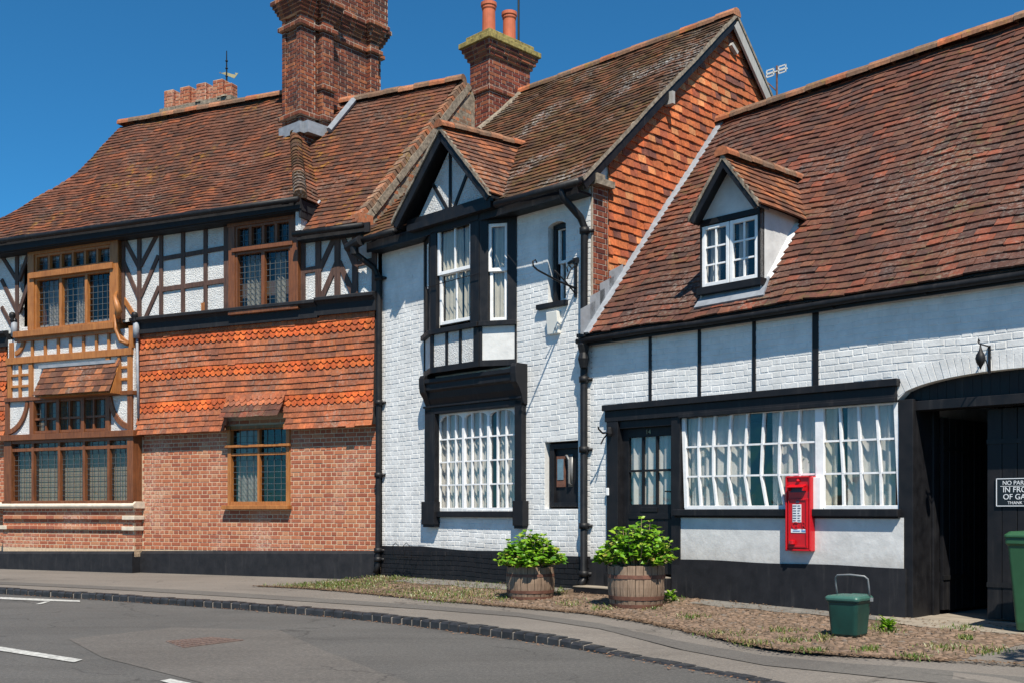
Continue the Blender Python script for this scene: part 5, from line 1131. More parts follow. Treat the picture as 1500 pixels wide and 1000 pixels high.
# upper window surround
zt0, zt1, zt2, zt3 = zat(402), zat(395), zat(367), zat(352)
m.mbox(Bm, X(42), X(51), bb[10], zt3, -.3, .03); m.mbox(Bm, X(163), X(174), bb[10], zt3, -.3, .03); m.mbox(Bm, X(42), X(174), zt2, zt3, -.3, .032); m.mbox(Bm, X(46), X(168), zt0 - .01, zt1 + .01, -.02, .07)
m.build('bay_frame', OR, BH, 'orange oak frame of the upper bay', bevel=.005)
oriel(BH, X(51), X(163), bb[10], zt0, .20, 3, None, OR, (5, .12), .05, .07, .09, ((.06, .32), (.44, .56)), 'three light leaded upper window with orange oak mullions', ucols=[X(88), X(125.5)])
oriel(BH, X(51), X(163), zt1, zt2, .20, 6, None, OR, (3, .12), .05, .05, .09, (), 'six small leaded top lights of the upper window')
m = MB(); m.poly([(X(174), -.2, bb[10]), (X(174), -.0, bb[10]), (X(174), -.0, 6.3), (X(174), -.2, 6.3)]); m.poly([(X(42), -.2, bb[10]), (X(42), -.0, bb[10]), (X(42), -.0, 6.3), (X(42), -.2, 6.3)]); m.build('bay_cheek', DK, BH)
# carved bracket and finials
m = MB(); c = (X(178), zat(470))
q = [Vector((X(174), -.25, zat(437))), Vector((X(177), -.35, zat(447))), Vector((X(183), -.40, zat(458))), Vector((X(185), -.38, zat(468))), Vector((X(180), -.32, zat(474))), Vector((X(176), -.30, zat(468)))]
m.tube(q, [.02, .045, .06, .065, .045, .02], 8); m.tube([Vector((X(172), -.26, zat(470))), Vector((X(174), -.28, zat(490))), Vector((X(180), -.27, zat(507))), Vector((X(190), -.24, zat(512)))], [.03, .034, .034, .03], 8); m.build('carved_bracket', OR, BH, smooth=True)
for px in (199, 20):
    m = MB(); x, z = lp(px, 462, .2); y0_ = -.13; m.lathe((x, y0_ - .1, z - .14), [(.03, 0), (.05, .03), (.035, .06), (.06, .10), (.065, .14), (.05, .18), (.015, .2)], 12); m.build('finial', M['iron'], BH, smooth=True)
    m = MB(); m.tube([(x, y0_ - .06, z - .14), (x, y0_ - .06, z - .42)], .06, 8); m.tube([(x, y0_ - .04, z - .42), (x, y0_ + .0, z - 1.9)], .025, 8); m.build('rainwater_pipe', M['lead'], BH, smooth=True)
# tiled hood of the bay
m = MB(); hz0, hz1 = zat(577, .45), zat(534, .24)
def SB(u, v, w): k_ = v / .62; return (u, -.50 + .28 * k_ - w * .7, hz0 + .0 + (hz1 - hz0) * k_ + w * .6)
tiles(m, SB, lambda v: (X(48, .5), X(160, .5)), 0, .62, .124, .17, .014, jv=.003, jw=.002); m.build('tile_hood', simple('new plain tile', (.20, .06, .04), .8, .3, 12, .2) if False else M['roofD'], BH)
m = MB(); m.hexa([(X(48, .5), -.46, hz0 - .02), (X(160, .5), -.46, hz0 - .02), (X(160, .5), -.2, hz0 - .02), (X(48, .5), -.2, hz0 - .02), (X(48, .5), -.24, hz1 - .02), (X(160, .5), -.24, hz1 - .02), (X(160, .5), -.2, hz1 - .02), (X(48, .5), -.2, hz1 - .02)]); m.build('hood_backing', OR, BH)
m = MB(); m.box(X(48, .4), X(160, .4), -.27, -.19, hz1 - .03, hz1 + .03); m.build('hood_flashing', M['lead'], BH)
# ---- roofs
YR = 2.2
def prof(v):      # bellcast profile: v metres up the slope -> y, z, angle
    a1, a2 = R_(44), R_(52.0); l1 = 1.75
    if v < l1: return -.45 + v * math.cos(a1), 6.42 + v * math.sin(a1), a1
    return -.45 + l1 * math.cos(a1) + (v - l1) * math.cos(a2), 6.42 + l1 * math.sin(a1) + (v - l1) * math.sin(a2), a2
VL = 1.75 + (YR + .45 - 1.75 * math.cos(R_(44))) / math.cos(R_(52)); zR = prof(VL)[1]
def sagL(u, v): return .03 * math.sin(u * .8 + 2) * math.sin(v * .75) + .010 * math.sin(u * 3 + v * 1.4) + .006 * math.sin(u * 7 + v * 4)
def SL(u, v, w):
    y, z, a = prof(v); w = w + sagL(u, v); return (u, y - w * math.sin(a), z + w * math.cos(a) - .008 * (u + 1.3))
sil = [(176, 194), (155, 216), (126, 247), (101, 266), (72, 283), (36, 304), (5, 320), (-60, 350), (-140, 385)]
def hip_left(v):
    y, z, a = prof(v); z += .0
    lo, hi = -13., -6.
    def side(s):
        px, py = FL.px(s, y, z - .008 * (s + 1.3))
        for (x0, y0), (x1, y1) in zip(sil, sil[1:]):
            if x1 <= px <= x0: return py - (y0 + (y1 - y0) * (px - x0) / (x1 - x0))
        return -1 if px < -140 else 1
    for _ in range(30):
        mi = (lo + hi) / 2
        if side(mi) > 0: hi = mi
        else: lo = mi
    return hi
HL = [hip_left(VL * i / 24) for i in range(25)]
for i in range(23, -1, -1): HL[i] = min(HL[i], HL[i + 1] - .02)
def hipL(v): x = max(0, min(23.999, v / VL * 24)); i = int(x); return HL[i] + (HL[i + 1] - HL[i]) * (x - i)
hA = (-1.27, -.45); hC = (-2.80, 1.5)
def hipR(v):
    y = prof(v)[0]; return hA[0] + (hC[0] - hA[0]) * (y - hA[1]) / (hC[1] - hA[1]) if y < 1.5 else -2.75
m = MB(); tiles(m, SL, lambda v: (hipL(v), hipR(v)), 0, VL, .112, .165, .021, jv=.005, jw=.005)
m.mi = 1; deck(m, SL, lambda v: (hipL(v) + .03, hipR(v)), 0, VL, -.03, 26, 30)
k = 24
for i in range(k):      # hip end and back slope, seen from behind only
    v0_, v1_ = VL * i / k, VL * (i + 1) / k; a, b = SL(hipL(v0_) + .02, v0_, -.03), SL(hipL(v1_) + .02, v1_, -.03); m.poly([a, b, (b[0], 2 * YR - b[1], b[2]), (a[0], 2 * YR - a[1], a[2])])
    c_, d_ = SL(-.5, v0_, -.03), SL(-.5, v1_, -.03); m.poly([(a[0], 2 * YR - a[1], a[2]), (b[0], 2 * YR - b[1], b[2]), (-2.7, 2 * YR - b[1], b[2]), (-2.7, 2 * YR - a[1], a[2])])
m.build('roof', [M['roofL'], M['dark']], BH)
# short return slope, then the lower roof on the right
m = MB()
A_, Bq, C_ = Vector((-1.27, -.45, 6.42)), Vector((-1.27, .15, 6.42)), Vector((-2.72, 1.75, 8.45))
U_ = Vector((0, 1, 0)); V_ = Vector((-1.48, 0, 2.1)).normalized(); Nn = U_.cross(V_).normalized(); Nn = Nn if Nn.x > 0 else -Nn
def SR(u, v, w): p = A_ + U_ * u + V_ * v + Nn * w; return tuple(p)
Vt = (C_ - A_).dot(V_)
def limR(v): y = v / Vt; p0_ = 0 + 1.95 * y; p1_ = .62 + (2.22 - .62) * y; return (p0_ - .02, p1_ + .05)
tiles(m, SR, limR, 0, Vt, .112, .165, .021); m.mi = 1; deck(m, SR, limR, 0, Vt, -.02, 6, 4)
a2 = R_(51.6); ca2, sa2 = math.cos(a2), math.sin(a2); V2 = 2.5 / ca2
def S2(u, v, w): w = w + sagL(u + 3, v) * .6; return (u, -.30 + v * ca2 - w * sa2, 5.90 + v * sa2 + w * ca2)
m.mi = 0; tiles(m, S2, lambda v: (-3.0 if v > .6 else -1.42, -.25 + .60 * v / V2), 0, V2, .115, .165, .021, jv=.005, jw=.005)
m.mi = 1; deck(m, S2, lambda v: (-3.0 if v > .6 else -1.4, -.22 + .60 * v / V2), 0, V2, -.03, 20, 10); m.poly([(-3, 2.2, 9.02), (.35, 2.2, 9.02), (.35, 4.8, 5.8), (-3, 4.8, 5.8)])
m.build('roof', [M['roofL'], M['dark']], BH, 'lower right hand slope beside the tall chimney')
m = MB(); ridge(m, (HL[-1] + .02, YR, zR + .08 - .008 * (HL[-1] + 1.3)), (-2.9, YR, zR + .04), .11, .31); m.build('ridge_tiles', M['ridge'], BH); m = MB(); ridge(m, (-2.2, YR, 9.07), (.46, YR, 9.07), .12, .31); m.build('ridge_tiles', M['ridge'], BH)
m = MB(); n_ = 22     # bonnet tiles down the hip
for i in range(n_):
    t0, t1 = i / n_, (i + 1.25) / n_; P = lambda t_: Vector((hA[0] + (hC[0] - hA[0]) * t_, hA[1] + (hC[1] - hA[1]) * t_, 0))
    def zz_(p): 
        v = (p.y + .45) / math.cos(R_(47)); 
        return prof(min(VL, (p.y + .45) / math.cos(R_(44)) if p.y < .8 else 1.75 + (p.y - .809) / math.cos(R_(52))))[1]
    a, b = P(t0), P(min(1, t1)); a.z, b.z = zz_(a) + .03, zz_(b) + .0; ridge(m, a, b, .115, 9)
m.build('hip_tiles', M['roofM'], BH, smooth=False)
m = MB(); m.tube([(-12, -.53, 6.43)] + [(x, -.53, 6.37 - .008 * (x + 1.3)) for x in (-9, -6, -3, -1.25)], .048, 9); m.build('gutter', M['iron'], BH, smooth=True); m = MB(); m.tube([(-1.45, -.40, 5.83), (-.06, -.40, 5.83)], .05, 9); m.build('gutter', M['iron'], BH, smooth=True)
m = MB(); m.box(-12, -1.27, -.44, -.40, 6.24, 6.42); m.box(-12, -1.27, -.40, -.1, 6.22, 6.26); m.box(-1.45, .0, -.30, -.26, 5.74, 5.9); m.box(-1.45, 0, -.26, -.1, 5.74, 5.77)
m.box(-1.32, -1.28, -.42, .1, 6.1, 6.40); m.build('eaves_board', M['band'], BH)
m = MB(); m.box(-1.43, -1.32, -.36, .2, 5.9, 6.3); m.build('eaves_cheek', M['rough'], BH)
m = MB(); m.tube([S2(-1.46, .1, .03), S2(-1.28, .75, .04)], .03, 5); m.build('valley_lead', M['lead'], BH)
# ---- tall chimney
yc_ = 1.20; sc0 = FL.at(443, 180, yc_)[0]; Xc, Yc = FL.wld(sc0, yc_); ang = R_(-41)
def place(o):
    o.location = (sc0, yc_, 0); o.rotation_euler = (0, 0, ang - FL.a)
zk = lambda py: H + (748 - py) / 1550 * Yc
exx, eyy = (math.cos(ang), math.sin(ang)), (-math.sin(ang), math.cos(ang))
def ypx(px, x=0.):   # depth along the chimney side for a photo column
    u = (px - CX) / f; ox, oy = Xc + x * exx[0], Yc + x * exx[1]; return (u * oy - ox) / (eyy[0] - u * eyy[1])
def xpx(px): u = (px - CX) / f; return (u * Yc - Xc) / (exx[0] - u * exx[1])
xl = xpx(416); yB = ypx(468, .0); yB2 = yB + .26; yC = ypx(540, .0); yC2 = yC + .2; yE = ypx(559, -.02)
B2 = [M['brick2'], M['mortar2']]
m = MB()
def stk(x0, x1, y0, y1, z0, z1):
    m.mi = 1; m.box(x0, x1, y0, y1, z0, z1); m.mi = 0
    for Mf, a, b in stack_faces(x0, x1, y0, y1): bricks(m, Mf, a, b, z0, z1, (), 0, .008, .003, bond='flemish')
z0c, z1c = 7.2, 12.4
stk(xl, 0, 0, .30, z0c, z1c); stk(xl + .05, -.05, .30, yE, z0c, z1c); stk(-.2, .10, yB, yB2, z0c, z1c); stk(-.2, .07, yC, yC2, z0c, z1c)
stk(xl + .0, xl + .09, -.04, .02, z0c, z1c); stk(-.12, .0, -.04, .02, z0c, z1c)
big = m.build('chimney', B2, BH, 'tall dark red brick chimney with pilasters'); place(big)
def ring(nm, z0, z1, o_, par=big):
    global m
    m = MB(); stk(xl - o_, o_, -.04 - o_, .30 + o_, z0, z1); stk(xl + .05 - o_, -.05 + o_, .25, yE + o_, z0, z1); stk(-.2, .10 + o_, yB - o_, yB2 + o_, z0, z1); stk(-.2, .07 + o_, yC - o_, yC2 + o_, z0, z1); return m.build(nm, B2, par)
zs = zk(164); ring('string_course', zs - .07, zs + .01, .06); ring('string_course', zk(32) - .06, zk(32) + .02, .06)
for i, (py, o_) in enumerate(((18, .04), (13, .07), (8, .10), (3, .13), (-2, .16))): ring('corbel_course', zk(py), zk(py) + .075, o_)
ring('chimney_head', zk(-3) + .07, z1c + .1, .10)
m = MB(); stk(-.10, .16, yB - .03, yB2 + .03, zk(120) - .04, zk(120) + .04); stk(-.06, .03, yB2, yC, zk(120) - .30, zk(120) - .22); m.build('string_course', B2, big)
# lead flashing at its foot
m = MB(); 
for i in range(14):
    y0_ = yB2 + .0 + (yC - yB2) * i / 14; a = (i / 14); zz0 = zk(186) + a * .78; m.box(-.06, .115, y0_, y0_ + .09, zz0 - .2, zz0 + .10)
m.box(xl - .03, .05, -.10, .02, zk(196), zk(180)); m.box(-.02, .16, .0, yB2 + .05, zk(196), zk(181) + .03); m.build('flashing', M['lead'], big)
m = MB(); l0 = FL.at(492, 184, yc_ - .02); p0 = Vector((*FL.wld(*FL.loc(*FL.wld(l0[0], 0))), 0))
def onS2(px, py):    # point on the lower roof seen at this pixel
    lo, hi = -.3, 2.3
    for _ in range(40):
        y = (lo + hi) / 2; s_, z = FL.at(px, py, y)
        if z > 5.93 + (y + .3) / ca2 * sa2: lo = y
        else: hi = y
    return Vector((s_, y, z))
a, b = onS2(484, 196), onS2(520, 152); m.tube([a + Vector((0, -.04, .05)), b + Vector((0, -.04, .05))], .06, 6); m.build('flashing', M['lead'], BH)
# ---- rear stack with four stubby flues
yr_ = 4.2; s0, zb0 = FL.at(237, 176, yr_); s1, _ = FL.at(338, 150, yr_); zb0 += .12
m = MB(); m.box(s0, s1, yr_, yr_ + .55, 8.0, zb0 + .02); m.box(s0 - .03, s1 + .05, yr_ - .05, yr_ + .6, zb0 + .02, zb0 + .12); 
rs = m.build('chimney', [M['cement']], BH, 'low rear chimney with four crenellated brick flues'); m = MB()
for i in range(30): x = s0 + (s1 - s0) * rnd.random(); r_ = rnd.uniform(.04, .09); m.lathe((x, yr_ - .02 + rnd.uniform(-.02, .3), zb0 + .10), [(r_, 0), (r_ * .8, .04), (r_ * .3, .06)], 7)
m.build('mortar_flaunching', M['cement'], rs)
wf = (s1 - s0 - .1) / 4
for i in range(4):
    m = MB(); x0 = s0 + .06 + wf * i; ww = wf * .55
    for (a, b, c, d) in ((x0, x0 + ww, yr_ + .02, yr_ + .42), (x0 + ww * .5, x0 + ww * 1.75, yr_ + .10, yr_ + .30)):
        stk(a, b, c, d, zb0 + .10, zb0 + .10 + (.46 if a == x0 else .36))
    m.build('flue', B1, rs)
# ================================================================ OBJECTS
ZUP = (0, 0, 1)
def R_thing(name, label, cat, s, y, z=0., rz=0., group=None):
    X, Y = FR.wld(s, y); return thing(name, label, cat, (X, Y, z), FR.a + rz, group)
# --- post box
s0, zt = FR.at(1151, 694, -.10); s1, _ = FR.at(1188, 694, -.10); _, zb1 = FR.at(1155, 806, -.10); wd = s1 - s0
zt = FR.at(1151, 697, -.10)[1]; hgt = zt - zb1
PB = R_thing('post_box', 'red wall post box below the long white window', 'post box', (s0 + s1) / 2, .045, zb1)
m = MB(); h2 = wd / 2; m.box(-h2, h2, -.14, -.02, 0, hgt); m.box(-h2 + .03, h2 - .03, -.155, -.14, .03, hgt * .70)
for (a, b, c, d) in ((-h2, h2, 0, .022), (-h2, h2, hgt - .022, hgt), (-h2, -h2 + .022, 0, hgt), (h2 - .022, h2, 0, hgt)): m.box(a, b, -.16, -.14, c, d)
m.lathe((h2, -.07, hgt * .66), [(.0, -.03), (.02, -.02), (.02, .02), (0, .03)], 8); m.build('body', M['red'], PB, bevel=.006)
m = MB(); m.hexa([(-h2 + .05, -.23, hgt * .845), (h2 - .06, -.23, hgt * .845), (h2 - .06, -.14, hgt * .86), (-h2 + .05, -.14, hgt * .86), (-h2 + .05, -.23, hgt * .855), (h2 - .06, -.23, hgt * .855), (h2 - .06, -.14, hgt * .89), (-h2 + .05, -.14, hgt * .89)]); m.box(-h2 + .05, -h2 + .07, -.21, -.14, hgt * .80, hgt * .85); m.box(h2 - .08, h2 - .06, -.21, -.14, hgt * .80, hgt * .85); m.build('slot_hood', M['red'], PB, bevel=.004)
m = MB(); m.box(-h2 + .06, h2 - .07, -.146, -.138, hgt * .785, hgt * .84); m.build('slot', M['ink'], PB)
m = MB(); m.box(-h2 + .045, h2 - .045, -.166, -.155, .045, .060); m.box(-h2 + .045, h2 - .045, -.166, -.155, hgt * .69 - .01, hgt * .69); m.box(-h2 + .045, -h2 + .055, -.166, -.155, .05, hgt * .69); m.box(h2 - .055, h2 - .045, -.166, -.155, .05, hgt * .69); m.lathe((-.06, -.175, .10), [(0, -.03), (.035, -.02), (.035, .02), (0, .03)], 10); m.build('door', M['red'], PB)
m = MB(); m.box(-.065, .045, -.160, -.154, hgt * .385, hgt * .625); cp = m.build('collection_plate', M['paper'], PB); m = MB()
for i in range(7):
    z = hgt * .60 - i * .028; m.box(-.06, -.06 + rnd.uniform(.03, .05), -.163, -.160, z, z + .008); m.box(.0, .0 + rnd.uniform(.02, .04), -.163, -.160, z, z + .008)
m.build('print_lines', M['ink'], cp)
m = MB(); m.box(-.02, .02, -.162, -.154, hgt * .645, hgt * .675); m.build('number_tab', M['ink'], PB)
m = MB(); m.box(-.085, .115, -.160, -.154, hgt * .245, hgt * .295); sk = m.build('sticker', M['paper'], PB); m = MB(); m.box(-.06, .03, -.163, -.160, hgt * .265, hgt * .275); m.box(.05, .10, -.163, -.160, hgt * .26, hgt * .28); m.build('print_lines', M['blueink'], sk)
text_mesh('royal_cipher', 'G R', .12, M['red'], PB, (.02, -.158, hgt * .335), FACE, .006)
m = MB(); m.lathe((0, -.15, hgt * .935), [(.02, -.01), (.025, 0), (.015, .02), (.0, .028)], 8); m.build('crown_boss', M['red'], PB)
m = MB(); m.box(h2, h2 + .09, -.10, .02, hgt * .54, hgt * .98); m.build('side_casing', M['wpaint'], PB, bevel=.005)
# --- barrels and hydrangeas
def leafpts(base, dirv, up, L_, W_):
    side = dirv.cross(up).normalized(); up2 = side.cross(dirv).normalized(); pts = []
    for (a, b, c) in ((0, 0, 0), (.3, .42, .05), (.6, .40, .04), (1, 0, -.12), (.6, -.40, .04), (.3, -.42, .05), (.5, 0, -.035)):
        pts.append(tuple(base + dirv * (a * L_) + side * (b * W_) + up2 * (c * L_)))
    return pts
def barrel(pxc, ybase, rt, rb, hgt, lab, leaves, pw, ph, plab, seed, tall=.0, lean=0.):
    global rnd
    keep_r = rnd; rnd = random.Random(seed)
    Yb = f * (H - .02) / (ybase - 5 - HY); X_ = (pxc - CX) / f * Yb; s_, y_ = FR.loc(X_, Yb); z0 = vz(s_, y_) - .005
    B = thing('barrel_planter', lab, 'barrel planter', (X_, Yb, z0), 0, 'half barrel planters by the white wall')
    prof_ = lambda t_: rb + (rt - rb) * t_ + .018 * math.sin(math.pi * min(1, t_ * 1.1))
    m = MB(); n_ = 22
    for k_ in range(n_):
        a0, a1 = 2 * math.pi * (k_ + .03) / n_, 2 * math.pi * (k_ + .97) / n_; vs = []; o_ = rnd.uniform(-.003, .003); tt = hgt + rnd.uniform(-.012, .004)
        for j in range(7):
            t_ = j / 6
            for (aa, rr) in ((a0, 0), ((a0 + a1) / 2, .003), (a1, 0)): r = prof_(t_) + rr + o_; vs.append((r * math.cos(aa), r * math.sin(aa), t_ * tt))
        for (aa) in (a0, (a0 + a1) / 2, a1): r = prof_(1) - .03; vs.append((r * math.cos(aa), r * math.sin(aa), tt))
        for (aa) in (a0, (a0 + a1) / 2, a1): r = prof_(1) - .03; vs.append((r * math.cos(aa), r * math.sin(aa), tt - .1))
        m.add(vs, [(j * 3 + i, j * 3 + i + 1, (j + 1) * 3 + i + 1, (j + 1) * 3 + i) for j in range(8) for i in range(2)])
    m.build('staves', M['stave'], B)
    m = MB()
    m.lathe((0, 0, 0), [(rb * .985, .02), (prof_(.95) - .02, hgt * .95)], 22, closed=False); m.build('barrel_lining', M['soil'], B)
    for t0, t1 in ((.02, .10), (.20, .29), (.70, .79)):
        m = MB(); pr = [(prof_(t0) + .002, t0 * hgt), (prof_(t0) + .008, t0 * hgt), (prof_(t1) + .008, t1 * hgt), (prof_(t1) + .002, t1 * hgt)]; m.lathe((0, 0, 0), pr, 40, closed=False); m.build('hoop', M['rust'], B)
    m = MB(); m.poly([(math.cos(k_ * .3142 * 1) * (rt - .03), math.sin(k_ * .3142) * (rt - .03), hgt * .9) for k_ in range(20)]); m.build('soil', M['soil'], B)
    P_ = thing('hydrangea', plab, 'shrub', (X_, Yb, z0 + hgt * .9), 0, 'leafy shrubs growing in the half barrels')
    ml, ms = MB(), MB(); ns = 125
    for k_ in range(ns):
        a = rnd.uniform(0, 2 * math.pi); q = math.sqrt(rnd.random()); el = q
        tx = math.cos(a) * q * pw / 2 + lean * q; ty = math.sin(a) * q * pw / 2 * .95; top = ph * (1 - .74 * q ** 2.3) * (rnd.uniform(.60, 1.05) if k_ % 9 else 1.12) * (1 + tall * (math.cos(a) * .5))
        b0 = Vector((math.cos(a) * q * rt * .6, math.sin(a) * q * rt * .6, 0)); t1 = Vector((tx, ty, top)); md = (b0 + t1) / 2 + Vector((tx * .12, ty * .12, .04))
        ms.tube([b0, md, t1], [.007, .006, .003], 5, cap=False)
        for lev in range(6):
            fr_ = 1 - lev * .115; p = b0 * (1 - fr_) ** 2 + md * 2 * fr_ * (1 - fr_) + t1 * fr_ ** 2; sz = rnd.uniform(.055, .11) * (.75 if lev == 0 else 1.0 if lev < 3 else .8)
            for j in range(4 if lev == 0 else 3):
                aa = rnd.uniform(0, 6.28); dv = Vector((math.cos(aa), math.sin(aa), rnd.uniform(.1, .9) if lev == 0 else rnd.uniform(-.35, .6))).normalized()
                up = (Vector((0, 0, 1)) + Vector((rnd.uniform(-.5, .5), rnd.uniform(-.6, .3), 0)) + Vector((tx, ty, 0)) * .8).normalized()
                if abs(dv.dot(up)) > .93: continue
                v = leafpts(p, dv, up, sz, sz * .86); ml.add(v, [(0, 1, 6), (1, 2, 6), (2, 3, 6), (3, 4, 6), (4, 5, 6), (5, 0, 6)])
    ms.build('stems', M['stem'], P_); ml.build('foliage', M['leaf'], P_)
    rnd = keep_r
barrel(777, 880, .305, .285, .425, 'smaller half barrel planter left of the drainpipe', 0, .92, .44, 'leafy green hydrangea in the barrel left of the drainpipe', 3)
barrel(932, 892, .335, .300, .50, 'larger half barrel planter in front of the black door', 0, .96, .54, 'tall bright green hydrangea in the barrel before the black door', 5, .1)
# --- food caddy
X_, Y_ = G(1250, 934); C_ = thing('food_caddy', 'small dark green food waste caddy with raised handle', 'bin', (X_, Y_ + .12, .012), R_(48))
def rrect(hx, hy, r, z, n=5):
    out = []
    for (sx_, sy_, a0) in ((1, 1, 0), (-1, 1, 90), (-1, -1, 180), (1, -1, 270)):
        for k_ in range(n): a = R_(a0 + 90 * k_ / (n - 1)); out.append((sx_ * (hx - r) + r * math.cos(a), sy_ * (hy - r) + r * math.sin(a), z))
    return out
def loft(mb, rings, cap=True):
    n_ = len(rings[0]); mb.add([p for r in rings for p in r], [(i * n_ + k_, i * n_ + (k_ + 1) % n_, (i + 1) * n_ + (k_ + 1) % n_, (i + 1) * n_ + k_) for i in range(len(rings) - 1) for k_ in range(n_)] + ([tuple(reversed(range(n_))), tuple(range((len(rings) - 1) * n_, len(rings) * n_))] if cap else []))
m = MB(); loft(m, [rrect(.125, .115, .03, 0), rrect(.135, .125, .035, .02), rrect(.16, .145, .035, .31), rrect(.17, .155, .035, .315), rrect(.17, .155, .035, .335)]); m.build('body', M['green'], C_, bevel=.003)
m = MB(); loft(m, [rrect(.178, .163, .04, .325), rrect(.18, .165, .04, .35), rrect(.165, .15, .04, .368), rrect(.12, .11, .04, .374)]); m.box(.16, .235, -.075, -.05, .335, .365); m.box(.16, .235, .05, .075, .335, .365); m.box(.215, .24, -.075, .075, .335, .37); m.build('lid', M['greenl'], C_, bevel=.006)
m = MB(); hp = [(.10, -.155, .32), (.065, -.158, .45), (.05, -.155, .52), (.035, -.13, .545), (.02, 0, .555), (.035, .13, .545), (.05, .155, .52), (.065, .158, .45), (.10, .155, .32)]; m.tube(hp, .009, 8); m.build('handle', M['greyp'], C_, smooth=True)
m = MB(); m.lathe((.1, -.165, .33), [(.0, -.02), (.02, -.015), (.02, .015), (0, .02)], 8); m.lathe((.1, .165, .33), [(.0, -.02), (.02, -.015), (.02, .015), (0, .02)], 8); m.build('pivot', M['greyp'], C_)
# --- wheelie bin at the right edge
X_, Y_ = FR.wld(5.90, -.30); W_ = thing('wheelie_bin', 'green wheelie bin standing before the closed gate leaf', 'bin', (X_, Y_, .01), R_(-40))
m = MB(); loft(m, [rrect(.20, .22, .03, .02), rrect(.205, .235, .03, .10), rrect(.26, .30, .03, .86), rrect(.28, .32, .03, .88), rrect(.28, .32, .03, .94)]); m.build('body', M['bingreen'], W_, bevel=.004)
m = MB(); loft(m, [rrect(.29, .335, .04, .94), rrect(.29, .335, .04, .965), rrect(.25, .29, .04, 1.0), rrect(.1, .12, .04, 1.01)]); m.build('lid', M['bingreen'], W_, bevel=.006)
m = MB(); m.tube([(-.22, .33, .99), (.22, .33, .99)], .02, 8); m.build('handle', M['bingreen'], W_)
for sx_ in (-.24, .24):
    m = MB(); m.tube([(sx_ - .025, .22, .10), (sx_ + .025, .22, .10)], .1, 16); m.build('wheel', M['ink'], W_)
W_.scale = (.95, .95, .95)
# --- notice
sg0, zt = FR.at(1459, 699, .33); _, zb1 = FR.at(1459, 742, .33); hs = zt - zb1; wsn = hs * 1.62
NS = R_thing('notice_sign', 'black no parking notice with white lettering on the closed gate leaf', 'sign', sg0 + wsn / 2, .325, (zt + zb1) / 2)
m = MB(); m.box(-wsn / 2, wsn / 2, -.012, 0, -hs / 2, hs / 2); m.build('board', M['ink'] if False else simple('black sign enamel', (.01, .01, .012), .3), NS)
m = MB(); e = .008
for (a, b, c, d) in ((-wsn / 2 + e, wsn / 2 - e, hs / 2 - e * 2, hs / 2 - e), (-wsn / 2 + e, wsn / 2 - e, -hs / 2 + e, -hs / 2 + 2 * e), (-wsn / 2 + e, -wsn / 2 + 2 * e, -hs / 2 + e, hs / 2 - e), (wsn / 2 - 2 * e, wsn / 2 - e, -hs / 2 + e, hs / 2 - e)): m.box(a, b, -.015, -.012, c, d)
m.box(-wsn * .40, wsn * .40, -.015, -.012, hs * .195, hs * .195 + .005); m.build('border', M['paper'], NS)
for body, z, sz, sx_ in (('NO PARKING', hs * .31, hs * .20, .95), ('IN FRONT', hs * .08, hs * .26, .95), ('OF GATES', -hs * .16, hs * .26, .95), ('THANK YOU', -hs * .36, hs * .14, 1.)):
    text_mesh('lettering', body, sz, M['paper'], NS, (0, -.013, z), FACE, .0015, sx=sx_)
# --- iron sign bracket on the white house
sb, zb1 = FR.at(843, 400, 0)
SB_ = R_thing('sign_bracket', 'empty wrought iron sign bracket beside the narrow upper window', 'bracket', sb + .02, 0, zb1)
m = MB(); m.box(-.02, .02, -.03, 0, -.34, .18); m.box(-.045, .045, -.035, 0, .12, .2); m.tube([(0, -.03, .16), (-.06, -.03, .16), (-.13, -.03, .14)], .02, 6); m.build('back_plate', M['iron'], SB_)
m = MB(); zz = -.10; m.tube([(0, -.02, zz - .12), (0, -.4, zz - .07), (0, -.78, zz + .01), (0, -.86, zz + .05), (0, -.87, zz + .11), (0, -.82, zz + .14), (0, -.79, zz + .10)], [.016, .014, .013, .013, .012, .01, .008], 7)
m.tube([(0, -.02, zz - .20), (0, -.22, zz - .06), (0, -.45, zz + .06)], .010, 6); m.tube([(0, -.02, .1), (0, -.12, .02), (0, -.2, -.12)], .009, 6)
m.tube([(0, -.1, .04), (0, -.16, .08), (0, -.20, .04), (0, -.18, -.02)], .009, 6); m.build('arm', M['iron'], SB_, smooth=True)
# --- alarm box
sb, zt = FR.at(800, 458, -.08); s2_, _ = FR.at(816, 458, -.08); zb1 = FR.at(808, 489, -.08)[1]
AB = R_thing('alarm_box', 'ivory alarm box under the narrow upper window sill', 'alarm box', (sb + s2_) / 2, 0, zb1)
m = MB(); hh_ = zt - zb1; ww = (s2_ - sb) / 2; m.hexa([(-ww, -.06, 0), (ww, -.06, 0), (ww, 0, 0), (-ww, 0, 0), (-ww, -.09, hh_), (ww, -.09, hh_), (ww, 0, hh_), (-ww, 0, hh_)]); m.build('case', M['cream_plastic'], AB, bevel=.008)
m = MB(); m.box(ww * .4, ww * .7, -.07, -.05, .05, .08); m.build('strobe', M['greyp'], AB)
# --- iron hook lamp bracket by the door
sb, zb1 = FR.at(896, 633, 0)
HK = R_thing('wall_hook', 'black iron hook on the post left of the cottage door', 'hook', sb + .02, -.05, zb1)
m = MB(); m.tube([(0, 0, 0), (-.0, -.16, -.02), (-.0, -.24, .03), (0, -.25, .06)], .012, 6); m.tube([(0, -.03, 0), (-.03, -.10, -.08), (-.03, -.16, -.16)], .010, 6); m.lathe((0, -.02, -.05), [(.03, 0), (.04, .03), (.03, .1), (.02, .12)], 8); m.build('hook', M['iron'], HK)
